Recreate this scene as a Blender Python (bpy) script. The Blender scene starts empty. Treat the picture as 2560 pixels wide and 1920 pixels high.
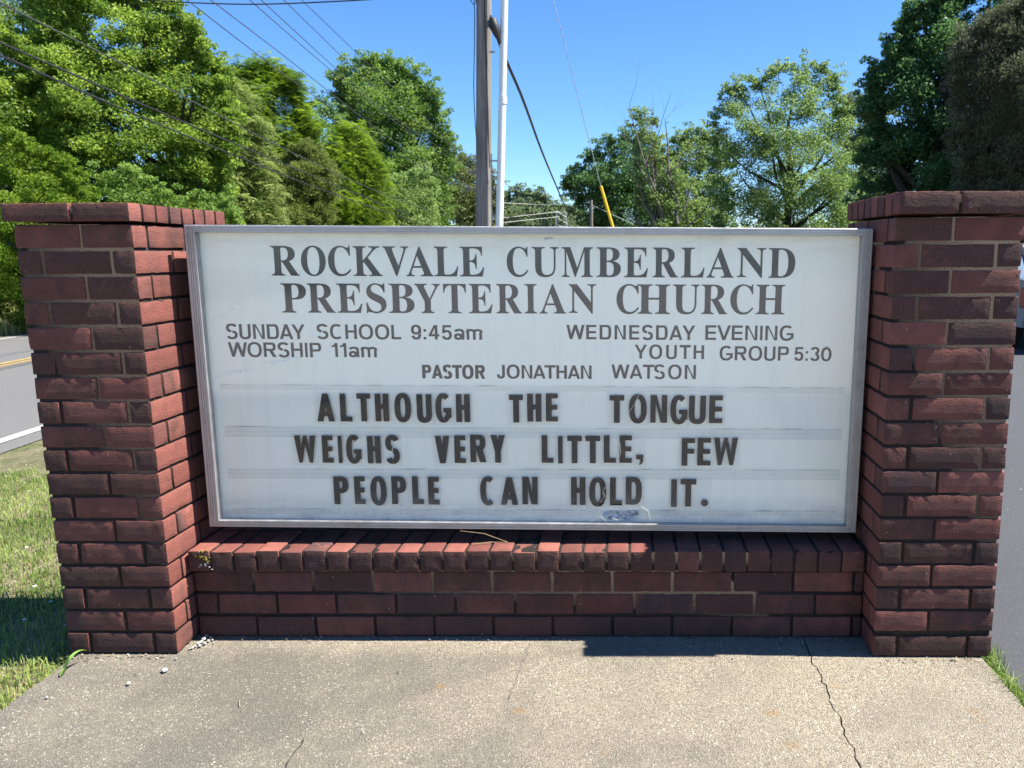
import bpy, math, random
import numpy as np
from mathutils import Vector, Matrix, noise
from mathutils.geometry import tessellate_polygon

random.seed(5)
RNG = np.random.default_rng(11)
scene = bpy.context.scene
COL = scene.collection

# ------------------------------------------------------------------ camera
FPX, PPX, PPY = 1940.12, 1555.84, 958.17          # focal length and principal point in photo pixels
CAM = Vector((0.2627, -2.3637, 1.30))
def cam_axes(p, r, y):
    m = np.stack([np.array([1., 0, 0]), np.array([0, 0, -1.]), np.array([0, 1., 0])])
    cy, sy, cp, sp, cr, sr = math.cos(y), math.sin(y), math.cos(p), math.sin(p), math.cos(r), math.sin(r)
    return (np.array([[cr, -sr, 0], [sr, cr, 0], [0, 0, 1]]) @ np.array([[1, 0, 0], [0, cp, -sp], [0, sp, cp]])
            @ np.array([[cy, 0, sy], [0, 1, 0], [-sy, 0, cy]]) @ m)
AX = cam_axes(.1671, -.0048, .0126)
cam_data = bpy.data.cameras.new('camera')
cam = bpy.data.objects.new('camera', cam_data)
COL.objects.link(cam)
R_, D_, F_ = AX
cam.matrix_world = Matrix(((R_[0], -D_[0], -F_[0], CAM.x), (R_[1], -D_[1], -F_[1], CAM.y),
                           (R_[2], -D_[2], -F_[2], CAM.z), (0, 0, 0, 1)))
cam_data.sensor_width = 36.0
cam_data.lens = FPX / 2560 * 36
cam_data.shift_x = -(PPX - 1280) / 2560
cam_data.shift_y = (PPY - 960) / 2560
cam_data.clip_start, cam_data.clip_end = 0.05, 3000
scene.camera = cam
cam_data.dof.use_dof = True; cam_data.dof.focus_distance = 2.65; cam_data.dof.aperture_fstop = 8.5      # a phone lens: far leaves go a touch soft

def ray(x, y):
    v = AX.T @ np.array([(x - PPX) / FPX, (y - PPY) / FPX, 1.0])
    return Vector(v)
def on_y(x, y, Y):
    r = ray(x, y); return CAM + r * ((Y - CAM.y) / r.y)
def on_z(x, y, Z=0.0):
    r = ray(x, y); return CAM + r * ((Z - CAM.z) / r.z)

# ------------------------------------------------------------------ light
SUN_EL, SUN_AZ = math.radians(57.2), math.radians(1.5)     # azimuth from +X towards -Y
sun_dir = Vector((math.cos(SUN_EL) * math.cos(SUN_AZ), -math.cos(SUN_EL) * math.sin(SUN_AZ), math.sin(SUN_EL)))
sd = bpy.data.lights.new('sun', 'SUN'); sd.energy = 5.0; sd.angle = math.radians(.5); sd.color = (1, .95, .86)
so = bpy.data.objects.new('sun', sd); COL.objects.link(so)
so.rotation_euler = sun_dir.to_track_quat('Z', 'Y').to_euler(); so.location = (5, -2, 12)
world = bpy.data.worlds.new('World'); scene.world = world; world.use_nodes = True
wn = world.node_tree; bg = wn.nodes['Background']
sky = wn.nodes.new('ShaderNodeTexSky'); sky.sky_type = 'NISHITA'; sky.sun_disc = False
sky.sun_elevation = SUN_EL; sky.sun_rotation = math.radians(90) + SUN_AZ
sky.air_density = 1.0; sky.dust_density = 0.0; sky.ozone_density = 6.0; sky.altitude = 600
wb = wn.nodes.new('ShaderNodeMix'); wb.data_type = 'RGBA'; wb.blend_type = 'MULTIPLY'; wb.inputs[0].default_value = 1.0
wb.inputs[7].default_value = (.82, .91, 1.03, 1)        # the phone's cool white balance
hs = wn.nodes.new('ShaderNodeHueSaturation'); hs.inputs['Saturation'].default_value = 1.12
wn.links.new(sky.outputs[0], hs.inputs['Color']); wn.links.new(hs.outputs[0], wb.inputs[6]); wn.links.new(wb.outputs[2], bg.inputs[0]); bg.inputs[1].default_value = 0.077
scene.view_settings.view_transform = 'Standard'; scene.view_settings.look = 'None'
scene.view_settings.exposure = 1.5; scene.view_settings.gamma = 1.0
scene.cycles.max_bounces = 8; scene.cycles.transparent_max_bounces = 16
scene.cycles.caustics_reflective = False; scene.cycles.caustics_refractive = False

# ------------------------------------------------------------------ helpers
def tag(o, label=None, cat=None, group=None, kind=None):
    if label: o['label'] = label
    if cat: o['category'] = cat
    if group: o['group'] = group
    if kind: o['kind'] = kind
    return o
def empty(name, loc=(0, 0, 0)):
    o = bpy.data.objects.new(name, None); COL.objects.link(o); o.location = loc; o.empty_display_size = .1
    return o

class MB:
    """collects faces, builds ONE mesh object"""
    def __init__(s): s.v, s.f, s.m, s.a = [], [], [], []
    def add(s, verts, faces, mi=0, col=None):
        b = len(s.v); s.v += [tuple(p) for p in verts]
        s.f += [tuple(i + b for i in f) for f in faces]; s.m += [mi] * len(faces)
        s.a += [col or (0, 0, 0, 1)] * len(verts)
    def box(s, x0, x1, y0, y1, z0, z1, mi=0):
        s.add([(x, y, z) for x in (x0, x1) for y in (y0, y1) for z in (z0, z1)],
              [(0, 1, 3, 2), (4, 6, 7, 5), (0, 4, 5, 1), (2, 3, 7, 6), (0, 2, 6, 4), (1, 5, 7, 3)], mi)
    def prism(s, poly, y0, y1, mi=0):
        """polygon in x,z ; from y0 (front) to y1"""
        n = len(poly)
        s.add([(x, y0, z) for x, z in poly] + [(x, y1, z) for x, z in poly],
              [tuple(range(n)), tuple(range(2 * n - 1, n - 1, -1))] + [(i, i + n, (i + 1) % n + n, (i + 1) % n) for i in range(n)], mi)
    def tube(s, pts, radii, n=8, mi=0, cap=True):
        pts = [Vector(p) for p in pts]; b = []
        up = Vector((.31, .17, .93)).normalized()
        for i, p in enumerate(pts):
            t = (pts[min(i + 1, len(pts) - 1)] - pts[max(i - 1, 0)]).normalized()
            u = t.cross(up)
            if u.length < 1e-3: u = t.cross(Vector((1, 0, 0)))
            u.normalize(); w = t.cross(u)
            r = radii[i] if hasattr(radii, '__len__') else radii
            b += [p + (u * math.cos(2 * math.pi * k / n) + w * math.sin(2 * math.pi * k / n)) * r for k in range(n)]
        f = []
        for i in range(len(pts) - 1):
            for k in range(n):
                f.append((i * n + k, i * n + (k + 1) % n, (i + 1) * n + (k + 1) % n, (i + 1) * n + k))
        s.add(b, f, mi)
        if cap:
            s.add(b[:n], [tuple(range(n - 1, -1, -1))], mi); s.add(b[-n:], [tuple(range(n))], mi)
    def build(s, name, mats, parent=None, smooth=False, attr=False):
        me = bpy.data.meshes.new(name); me.from_pydata(s.v, [], s.f)
        for m in (mats if isinstance(mats, (list, tuple)) else [mats]): me.materials.append(m)
        me.polygons.foreach_set('material_index', s.m)
        if smooth: me.polygons.foreach_set('use_smooth', [True] * len(s.f))
        if attr:
            at = me.attributes.new('tone', 'FLOAT_COLOR', 'POINT')
            at.data.foreach_set('color', np.array(s.a, dtype=np.float32).ravel())
        me.update()
        o = bpy.data.objects.new(name, me); COL.objects.link(o)
        if parent: o.parent = parent
        return o

def np_mesh(name, verts, loops_per_face, mat, parent=None, tint=None):
    """verts (N,3), consecutive faces of loops_per_face verts each; tint per face"""
    n = len(verts); nf = n // loops_per_face
    me = bpy.data.meshes.new(name)
    me.vertices.add(n); me.vertices.foreach_set('co', np.ascontiguousarray(verts, dtype=np.float32).ravel())
    me.loops.add(n); me.loops.foreach_set('vertex_index', np.arange(n, dtype=np.int32))
    me.polygons.add(nf); me.polygons.foreach_set('loop_start', np.arange(0, n, loops_per_face, dtype=np.int32))
    if tint is not None:
        at = me.attributes.new('tint', 'FLOAT', 'FACE'); at.data.foreach_set('value', tint.astype(np.float32))
    me.materials.append(mat); me.update(calc_edges=True); me.validate()
    o = bpy.data.objects.new(name, me); COL.objects.link(o)
    if parent: o.parent = parent
    return o

# ------------------------------------------------------------------ materials
class NT:
    def __init__(s, name):
        s.m = bpy.data.materials.new(name); s.m.use_nodes = True; s.t = s.m.node_tree
        s.bsdf = s.t.nodes['Principled BSDF']; s.out = s.t.nodes['Material Output']
    def n(s, ty, ins=None, **kw):
        nd = s.t.nodes.new('ShaderNode' + ty)
        for k, v in kw.items(): setattr(nd, k, v)
        for k, v in (ins or {}).items():
            if hasattr(v, 'links') or isinstance(v, bpy.types.NodeSocket): s.t.links.new(v, nd.inputs[k])
            else: nd.inputs[k].default_value = v
        return nd
    def set(s, **kw):
        for k, v in kw.items():
            k = k.replace('_', ' ')
            if isinstance(v, bpy.types.NodeSocket): s.t.links.new(v, s.bsdf.inputs[k])
            else: s.bsdf.inputs[k].default_value = v
        return s
    def coord(s, scale=(1, 1, 1), obj=True):
        c = s.n('TexCoord').outputs['Object' if obj else 'Generated']
        return s.n('Mapping', {'Vector': c, 'Scale': scale}).outputs[0]
    def noise(s, vec, scale, detail=4, rough=.55, out=0):
        return s.n('TexNoise', {'Vector': vec, 'Scale': scale, 'Detail': detail, 'Roughness': rough}).outputs[out]
    def ramp(s, fac, stops, interp='LINEAR'):
        r = s.n('ValToRGB', {'Fac': fac}); e = r.color_ramp.elements; r.color_ramp.interpolation = interp
        while len(e) < len(stops): e.new(.5)
        for el, (p, c) in zip(e, stops):
            el.position = p; el.color = (c, c, c, 1) if isinstance(c, (int, float)) else (*c, 1)
        return r.outputs[0]
    def mix(s, fac, a, b, mode='MIX'):
        nd = s.n('Mix', data_type='RGBA', blend_type=mode)
        for i, v in ((0, fac), (6, a), (7, b)):
            if isinstance(v, bpy.types.NodeSocket): s.t.links.new(v, nd.inputs[i])
            else: nd.inputs[i].default_value = (*v, 1) if isinstance(v, tuple) else v
        return nd.outputs[2]
    def math(s, op, a, b=0., c=None):
        nd = s.n('Math', operation=op)
        for i, v in enumerate((a, b) if c is None else (a, b, c)):
            if isinstance(v, bpy.types.NodeSocket): s.t.links.new(v, nd.inputs[i])
            else: nd.inputs[i].default_value = v
        return nd.outputs[0]
    def bump(s, h, strength=.5, dist=.002, normal=None):
        ins = {'Height': h, 'Strength': strength, 'Distance': dist}
        if normal: ins['Normal'] = normal
        return s.n('Bump', ins).outputs[0]

def mat_plain(name, col, rough=.6, metal=0., var=.15, scale=12, bump=.0):
    t = NT(name); v = t.coord()
    nz = t.noise(v, scale, 5)
    c = t.mix(t.ramp(nz, [(.3, 0.), (.7, 1.)]), tuple(x * (1 - var) for x in col), tuple(min(1, x * (1 + var)) for x in col))
    t.set(Base_Color=c, Roughness=rough, Metallic=metal)
    if bump: t.set(Normal=t.bump(t.noise(v, scale * 6, 4), bump, .003))
    return t.m

def mat_brick():
    t = NT('red_brick'); v = t.coord()
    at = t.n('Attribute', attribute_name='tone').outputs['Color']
    sep = t.n('SeparateColor', {'Color': at}).outputs            # R hue, G soot and painted shade, B flash
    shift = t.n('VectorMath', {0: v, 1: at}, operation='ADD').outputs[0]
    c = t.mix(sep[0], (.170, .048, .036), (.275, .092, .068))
    mott = t.noise(shift, 22, 6, .65)
    c = t.mix(t.ramp(mott, [(.35, .0), (.75, .55)]), c, (.105, .034, .026))
    # fine pale speckle in the clay
    fine = t.noise(v, 420, 3, .6)
    c = t.mix(t.ramp(fine, [(.64, 0.), (.80, .28)]), c, (.36, .15, .11))
    # kiln flash, a dark bluish band over part of some bricks
    fl = t.noise(t.n('Mapping', {'Vector': shift, 'Scale': (9, 9, 2.5)}).outputs[0], 1.0, 3, .5)
    fl = t.math('MULTIPLY', t.ramp(fl, [(.42, 0.), (.62, 1.)]), sep[2])
    c = t.mix(t.math('MULTIPLY', fl, .85), c, (.035, .026, .028))
    # soot, lichen grime and the front faces' painted shade, in big patches
    so_ = t.noise(v, 9, 8, .72)
    so_ = t.math('ADD', t.math('MULTIPLY', sep[1], .55), t.math('MULTIPLY', so_, .8))
    so_ = t.ramp(so_, [(.50, 0.), (.88, .95)])
    grit = t.noise(v, 150, 5, .7)
    so_ = t.math('MULTIPLY', so_, t.ramp(grit, [(.2, .45), (.62, 1.)]))
    c = t.mix(so_, c, (.028, .0155, .0125))
    # white droppings / mineral specks
    vo = t.n('TexVoronoi', {'Vector': v, 'Scale': 38.}, feature='F1').outputs
    sp = t.math('MULTIPLY', t.ramp(vo[0], [(.05, 1.), (.085, 0.)]), t.ramp(t.n('SeparateColor', {'Color': vo[1]}).outputs[0], [(.80, 0.), (.83, .8)]))
    c = t.mix(sp, c, (.45, .40, .34))
    t.set(Base_Color=c, Roughness=.86)
    # wire-cut drag texture + pits
    drag = t.noise(t.n('Mapping', {'Vector': shift, 'Scale': (60, 60, 190)}).outputs[0], 1.0, 5, .65)
    pits = t.noise(v, 110, 6, .75)
    h = t.math('ADD', t.math('MULTIPLY', drag, .8), t.math('MULTIPLY', pits, .9))
    t.set(Normal=t.bump(h, .7, .0040))
    return t.m
def mat_mortar():
    t = NT('mortar'); v = t.coord()
    c = t.mix(t.noise(v, 40, 6, .7), (.011, .0085, .0075), (.048, .035, .027))
    c = t.mix(t.ramp(t.noise(v, 7, 6, .7), [(.42, 0.), (.62, .85)]), c, (.022, .018, .016))
    t.set(Base_Color=c, Roughness=.95, Normal=t.bump(t.noise(v, 160, 5, .7), 1., .006))
    return t.m
def mat_concrete():
    t = NT('washed_concrete'); v = t.coord()
    big = t.noise(v, 1.7, 6, .62); mid = t.noise(v, 9, 6, .7)
    sx = t.n('SeparateXYZ', {'Vector': v}).outputs
    side = t.math('MULTIPLY', t.ramp(t.math('ADD', t.math('MULTIPLY', sx[0], .45), .40), [(.0, 0.), (1., 1.)]), .30)
    strip = t.math('MULTIPLY', t.ramp(t.math('ADD', t.math('MULTIPLY', sx[1], 2.2), t.math('MULTIPLY', mid, .5)), [(.22, 0.), (.50, 1.)]), .22)
    wear = t.ramp(t.math('ADD', t.math('ADD', big, t.math('MULTIPLY', mid, .35)), t.math('ADD', side, strip)), [(.62, 0.), (.98, 1.)])
    c = t.mix(wear, (.130, .118, .096), (.285, .245, .180))
    wob = t.n('VectorMath', {0: t.noise(v, 55, 3, .6, 1), 'Scale': .016}, operation='SCALE').outputs[0]
    vw = t.n('VectorMath', {0: v, 1: wob}, operation='ADD').outputs[0]
    def stones(scale, lo, hi, stops, amount):
        vo = t.n('TexVoronoi', {'Vector': vw, 'Scale': scale, 'Randomness': 1.}, feature='F1').outputs
        rnd = t.n('SeparateColor', {'Color': vo[1]}).outputs
        ex = t.math('MULTIPLY', t.ramp(vo[0], [(lo, 1.), (hi, 0.)]), t.ramp(rnd[1], [(1 - amount, 0.), (1.02 - amount, 1.)]))
        return ex, t.ramp(rnd[0], stops)
    tones = [(0., (.05, .046, .042)), (.22, (.13, .112, .086)), (.5, (.26, .215, .15)), (.72, (.40, .34, .24)), (.90, (.58, .52, .42)), (1., (.72, .68, .60))]
    bright = [(0., (.07, .062, .052)), (.18, (.22, .185, .13)), (.4, (.42, .36, .26)), (.7, (.62, .55, .43)), (1., (.78, .73, .63))]
    e1, c1_ = stones(210., .30, .62, tones, .85)
    e2, c2_ = stones(112., .18, .46, bright, .46)
    gate = t.ramp(t.noise(v, 3.2, 6, .7), [(.36, .25), (.6, 1.)])
    c = t.mix(t.math('MULTIPLY', e1, t.math('MULTIPLY', gate, t.math('ADD', .42, t.math('MULTIPLY', wear, .45)))), c, c1_)
    c = t.mix(t.math('MULTIPLY', e2, t.math('MULTIPLY', gate, .68)), c, c2_)
    g = t.noise(v, 260, 5, .75)
    c = t.mix(t.ramp(g, [(.32, .75), (.5, 0.)]), c, (.075, .067, .055))
    c = t.mix(t.ramp(g, [(.56, 0.), (.72, .6)]), c, (.62, .55, .43))
    # rust blotches
    ru = t.n('TexVoronoi', {'Vector': v, 'Scale': 6.5}, feature='F1').outputs
    rm = t.math('MULTIPLY', t.ramp(t.math('ADD', ru[0], t.math('MULTIPLY', t.noise(v, 60, 4, .7), .2)), [(.15, 1.), (.27, 0.)]),
                t.ramp(t.n('SeparateColor', {'Color': ru[1]}).outputs[1], [(.62, 0.), (.68, .5)]))
    c = t.mix(rm, c, (.27, .150, .055))
    t.set(Base_Color=c, Roughness=.92)
    h = t.math('ADD', t.math('MULTIPLY', e1, .5), t.math('ADD', t.math('MULTIPLY', e2, .4), t.math('MULTIPLY', g, .9)))
    t.set(Normal=t.bump(h, 1., .005))
    return t.m
def mat_asphalt(name, a, b):
    t = NT(name); v = t.coord()
    c = t.mix(t.noise(v, .5, 5, .6), a, b)
    g = t.noise(v, 130, 4, .7)
    c = t.mix(t.ramp(g, [(.55, 0.), (.75, .6)]), c, tuple(min(1, x * 2.1) for x in b))
    c = t.mix(t.ramp(g, [(.25, .6), (.45, 0.)]), c, tuple(x * .5 for x in a))
    vo = t.n('TexVoronoi', {'Vector': v, 'Scale': 16.}, feature='F1').outputs
    sp = t.math('MULTIPLY', t.ramp(vo[0], [(.06, 1.), (.10, 0.)]), t.ramp(t.n('SeparateColor', {'Color': vo[1]}).outputs[0], [(.86, 0.), (.88, .9)]))
    c = t.mix(sp, c, (.6, .6, .58))
    t.set(Base_Color=c, Roughness=.85, Normal=t.bump(g, .6, .006))
    return t.m
def mat_soil():
    t = NT('lawn_soil'); v = t.coord()
    n1 = t.noise(v, 1.3, 6, .65); n2 = t.noise(v, 30, 5, .7)
    c = t.mix(t.ramp(n1, [(.42, 0.), (.6, 1.)]), (.13, .13, .045), (.36, .28, .19))
    c = t.mix(t.ramp(n2, [(.35, .7), (.65, 0.)]), c, (.03, .045, .012))
    t.set(Base_Color=c, Roughness=1., Normal=t.bump(n2, 1., .03))
    return t.m
def mat_leaf(name, dark, light, trans=.35, rough=.45, spec=.35, tcol=None):
    t = NT(name)
    f = t.n('Attribute', attribute_name='tint').outputs['Fac']
    c = t.mix(f, dark, light)
    t.set(Base_Color=c, Roughness=rough)
    t.bsdf.inputs['Specular IOR Level'].default_value = spec
    tr = t.n('BsdfTranslucent', {'Color': t.mix(f, tuple(x * 1.2 for x in dark), tcol or tuple(x * 1.5 for x in light))})
    mx = t.n('MixShader', {'Fac': trans, 1: t.bsdf.outputs[0], 2: tr.outputs[0]})
    t.t.links.new(mx.outputs[0], t.out.inputs[0])
    return t.m
def mat_clear(name, haze, hazecol, gloss=True, rough=.06, ior=1.45, painted_glare=False):
    t = NT(name)
    tr = t.n('BsdfTransparent', {'Color': (.99, .995, 1, 1)})
    v = t.coord()
    df = t.n('BsdfDiffuse', {'Color': (*hazecol, 1)})
    dirt = t.ramp(t.noise(v, 5, 7, .7), [(.3, haze * .7), (.75, haze * 1.5)])
    if painted_glare:
        st = t.noise(t.n('Mapping', {'Vector': v, 'Scale': (3, 3, 60), 'Rotation': (0, -.5, 0)}).outputs[0], 1., 3, .6)  # slanting glare streaks painted into the pane's haze
        dirt = t.math('ADD', dirt, t.ramp(st, [(.70, 0.), (.80, .10)]))
        # grime creeping up from the bottom rail
        z = t.n('SeparateXYZ', {'Vector': t.n('TexCoord').outputs['Object']}).outputs[2]
        gr = t.math('MULTIPLY', t.ramp(z, [(.02, 1.), (.13, 0.)]), t.ramp(t.noise(t.n('Mapping', {'Vector': v, 'Scale': (26, 26, 6)}).outputs[0], 1., 5, .7), [(.4, 0.), (.75, .32)]))
        dirt = t.math('ADD', dirt, gr)
    mx = t.n('MixShader', {'Fac': dirt, 1: tr.outputs[0], 2: df.outputs[0]})
    gl = t.n('BsdfGlossy', {'Color': (1, 1, 1, 1), 'Roughness': rough})
    ge = t.n('NewGeometry').outputs
    cs = t.math('ABSOLUTE', t.n('VectorMath', {0: ge['Normal'], 1: ge['Incoming']}, operation='DOT_PRODUCT').outputs['Value'])
    fr = t.math('ADD', .045, t.math('MULTIPLY', .955, t.math('POWER', t.math('SUBTRACT', 1., cs), 5.)))
    m2 = t.n('MixShader', {'Fac': t.math('MULTIPLY', fr, 1. if gloss else .3), 1: mx.outputs[0], 2: gl.outputs[0]})
    t.t.links.new(m2.outputs[0], t.out.inputs[0])
    return t.m
def mat_panel():
    t = NT('white_acrylic'); v = t.coord()
    c = t.mix(t.noise(v, 2.2, 6, .6), (.93, .93, .79), (.96, .96, .83))
    st = t.noise(t.n('Mapping', {'Vector': v, 'Scale': (34, 34, 1.4)}).outputs[0], 1., 5, .65)
    c = t.mix(t.ramp(st, [(.5, 0.), (.8, .16)]), c, (.45, .43, .37))
    # yellowed dirt under the top rail and settled in the bottom
    z = t.n('SeparateXYZ', {'Vector': t.n('TexCoord').outputs['Object']}).outputs[2]
    n3 = t.noise(t.n('Mapping', {'Vector': v, 'Scale': (7, 7, 30)}).outputs[0], 1., 5, .7)
    top = t.math('MULTIPLY', t.ramp(z, [(.90, 0.), (.985, 1.)]), t.ramp(n3, [(.35, .1), (.7, .5)]))
    c = t.mix(top, c, (.52, .45, .36))
    bot = t.math('MULTIPLY', t.ramp(z, [(.02, 1.), (.12, 0.)]), t.ramp(n3, [(.35, .1), (.7, .75)]))
    c = t.mix(bot, c, (.27, .30, .34))
    t.set(Base_Color=c, Roughness=.35)
    return t.m
def mat_alu():
    t = NT('weathered_aluminium'); v = t.coord()
    n1 = t.noise(v, 25, 6, .7)
    c = t.mix(n1, (.30, .295, .29), (.56, .56, .56))
    n2 = t.noise(t.n('Mapping', {'Vector': v, 'Scale': (4, 4, 4)}).outputs[0], 1., 8, .75)
    c = t.mix(t.ramp(n2, [(.5, 0.), (.7, .6)]), c, (.22, .20, .18))
    t.set(Base_Color=c, Metallic=.75, Roughness=t.ramp(n1, [(.3, .38), (.7, .6)]), Normal=t.bump(t.noise(v, 300, 3), .15, .001))
    return t.m
def mat_wood_pole():
    t = NT('weathered_pole_wood'); v = t.coord((1, 1, 1))
    g = t.noise(t.n('Mapping', {'Vector': v, 'Scale': (26, 26, 1.1)}).outputs[0], 1., 8, .72)
    c = t.ramp(g, [(.25, (.045, .041, .038)), (.42, (.17, .155, .142)), (.62, (.29, .265, .24)), (.85, (.40, .37, .335))])
    b = t.noise(t.n('Mapping', {'Vector': v, 'Scale': (2, 2, .8)}).outputs[0], 1., 4)
    c = t.mix(t.ramp(b, [(.5, 0.), (.7, .5)]), c, (.085, .076, .069))
    t.set(Base_Color=c, Roughness=.9, Normal=t.bump(g, 1., .02))
    return t.m
def mat_bark(name, a, b):
    t = NT(name); v = t.coord()
    g = t.noise(t.n('Mapping', {'Vector': v, 'Scale': (9, 9, 2)}).outputs[0], 1., 6, .7)
    t.set(Base_Color=t.mix(g, a, b), Roughness=.95, Normal=t.bump(g, 1., .03))
    return t.m

M_BRICK, M_MORTAR, M_CONC = mat_brick(), mat_mortar(), mat_concrete()
M_PANEL, M_ALU = mat_panel(), mat_alu()
M_PANE = mat_clear('hazy_cover', .022, (.80, .83, .84), painted_glare=True)
M_CARD = mat_clear('clear_card', .018, (.50, .50, .47), gloss=False, rough=.2)
M_TRACK = mat_clear('clear_track', .045, (.60, .61, .58), rough=.2, gloss=False)
M_INK = mat_plain('black_acrylic', (.010, .011, .013), .35, var=.3, scale=14)
M_VINYL = mat_plain('faded_black_vinyl', (.032, .036, .044), .5, var=.25, scale=9)
for m_ in (M_INK, M_VINYL): m_.node_tree.nodes['Principled BSDF'].inputs['Specular IOR Level'].default_value = .15
M_GRIME = mat_plain('track_grime', (.12, .105, .09), .9, var=.6, scale=30)
M_STEELBOX = mat_plain('painted_cabinet_metal', (.08, .08, .085), .6)
M_PVC = mat_plain('white_conduit', (.66, .68, .69), .4, var=.05, scale=3)
M_GALV = mat_plain('galvanised_steel', (.33, .34, .35), .45, .6, .25)
M_CABLE = mat_plain('black_cable', (.017, .017, .019), .6)
M_WIRE = mat_plain('bare_wire', (.05, .052, .056), .6, 0)
M_PALEWIRE = mat_plain('pale_wire', (.55, .55, .5), .5, 0)
M_YELLOW = mat_plain('yellow_guy_guard', (.80, .47, .02), .4, var=.06)
M_POLE = mat_wood_pole()
M_BARK = mat_bark('dark_bark', (.025, .02, .016), (.085, .07, .055))
M_DEAD = mat_bark('bare_grey_bark', (.10, .085, .07), (.24, .21, .18))
M_STONE = mat_plain('pale_limestone', (.31, .305, .295), .9, var=.25, scale=60, bump=.5)
M_GREYSTONE = mat_plain('dark_gravel', (.09, .088, .09), .9, var=.3, scale=60, bump=.5)
M_DIRT = mat_plain('dark_dirt', (.035, .03, .024), 1., var=.5, scale=40, bump=.8)
M_SOIL = mat_soil()
M_ROAD = mat_asphalt('grey_road_asphalt', (.090, .089, .086), (.128, .126, .122))
M_LOT = mat_asphalt('blue_grey_asphalt', (.034, .0355, .040), (.054, .056, .062))
M_WHITE = mat_plain('white_road_paint', (.33, .33, .31), .7, var=.25, scale=20)
M_YPAINT = mat_plain('yellow_road_paint', (.33, .22, .07), .7, var=.35, scale=20)
M_GRASS = mat_leaf('lawn_blade', (.075, .15, .020), (.34, .41, .12), .36, .5, .3)
M_STRAW = mat_plain('dry_straw', (.36, .27, .15), .8, var=.2)

# ------------------------------------------------------------------ ground, road, slab
SK = .06                                               # the road leans a little to the left as it runs away
def strip_sheet(name, prof, ys, mat, skew=SK, parent=None):
    mb = MB(); n = len(prof)
    vs = [(u - skew * y, y, z) for y in ys for u, z in prof]
    fs = [(j * n + i, j * n + i + 1, (j + 1) * n + i + 1, (j + 1) * n + i) for j in range(len(ys) - 1) for i in range(n - 1)]
    mb.add(vs, fs); return mb.build(name, mat, parent)
YS = [-40, -12, -6, -3, -1.5, 0, 1.5, 3, 5, 8, 12, 18, 26, 40, 70, 130, 300, 900]
tag(strip_sheet('ground', [(-900, 2), (-120, 1), (-30, .55), (-16, .25), (-13, .05), (-11.3, -.20), (-10.5, -.212), (-4.3, -.212), (-3.6, -.15),
                           (-2.4, -.07), (-1.6, -.045), (-1.2, -.09), (1.3, -.09), (12, -.09), (40, -.09), (900, 0)], YS, M_SOIL), kind='structure')
road = tag(strip_sheet('road', [(-10.75, -.204), (-8, -.18), (-4.4, -.204)], YS, M_ROAD), kind='structure')
def rz(u): return -.204 + .024 * (1 - abs(u + 7.6) / 3.2)
def stripe(name, u0, u1, mat):
    return strip_sheet(name, [(u0, rz(u0) + .006), (u1, rz(u1) + .006)], YS, mat, parent=road)
stripe('edge_line', -10.56, -10.44, M_WHITE); stripe('edge_line', -4.74, -4.62, M_WHITE)
stripe('centre_line', -8.03, -7.93, M_YPAINT); stripe('centre_line', -7.85, -7.75, M_YPAINT)
lot = MB(); lot.add([(1.50, -30, -.05), (60, -30, -.05), (60, 60, -.05), (1.432, 60, -.05), (1.432, -.02, -.05), (1.475, -.12, -.05)], [(0, 1, 2, 3, 4, 5)])
tag(lot.build('parking_lot', M_LOT), kind='structure')

def crack_line(seed, x, y0, y1, amp, n=70):
    return [(x + amp * noise.noise(Vector((seed, k * .31, 0))) + amp * .8 * noise.noise(Vector((seed + 9, k * 1.3, 0))), y0 + (y1 - y0) * k / n) for k in range(n + 1)]
def slab_piece(name, left, right, skirt=.12):
    """left/right: x as function lists sharing the y samples; irregular top sheet with skirts"""
    nx = 10; mb = MB(); rows = []
    for (xl, y), (xr, _) in zip(left, right):
        rows.append([(xl + (xr - xl) * i / nx, y, .0035 * noise.noise(Vector((xl + (xr - xl) * i / nx, y, 3.))) - .004) for i in range(nx + 1)])
    vs = [p for r in rows for p in r]; w = nx + 1
    fs = [(j * w + i, j * w + i + 1, (j + 1) * w + i + 1, (j + 1) * w + i) for j in range(len(rows) - 1) for i in range(nx)]
    mb.add(vs, fs)
    for e in (0, nx):
        ev = [r[e] for r in rows]; m = len(ev)
        mb.add(ev + [(x, y, z - skirt) for x, y, z in ev], [(j, j + 1, m + j + 1, m + j) for j in range(m - 1)])
    return mb.build(name, M_CONC, smooth=False)
ys_n = 260
def edge(seed, x, amp): return crack_line(seed, x, -4.5, .75, amp, ys_n)
jl = edge(3.3, .843, .012)
jr = [(x + .0028 + .0085 * abs(noise.noise(Vector((k * .9, 5.2, 0)))), y) for k, (x, y) in enumerate(jl)]
tag(slab_piece('slab', edge(1.7, -1.574, .006), jl), kind='structure')
tag(slab_piece('slab', jr, edge(8.1, 1.396, .006)), kind='structure')
fc = MB(); fc.add([(-22, -40, -.012), (22, -40, -.012), (22, -4.52, -.012), (-22, -4.52, -.012)], [(0, 1, 2, 3)])  # added unseen pale sheet behind the camera, bounces light onto the sign
tag(fc.build('bounce_sheet', mat_plain('pale_bounce_concrete', (.47, .44, .37), .9, var=.12, scale=3)), kind='structure')
mb = MB(); mb.add([(.80, -4.5, -.030), (.90, -4.5, -.030), (.90, .75, -.030), (.80, .75, -.030)], [(0, 1, 2, 3)])
tag(mb.build('joint_dirt', M_DIRT), kind='structure')
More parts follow.
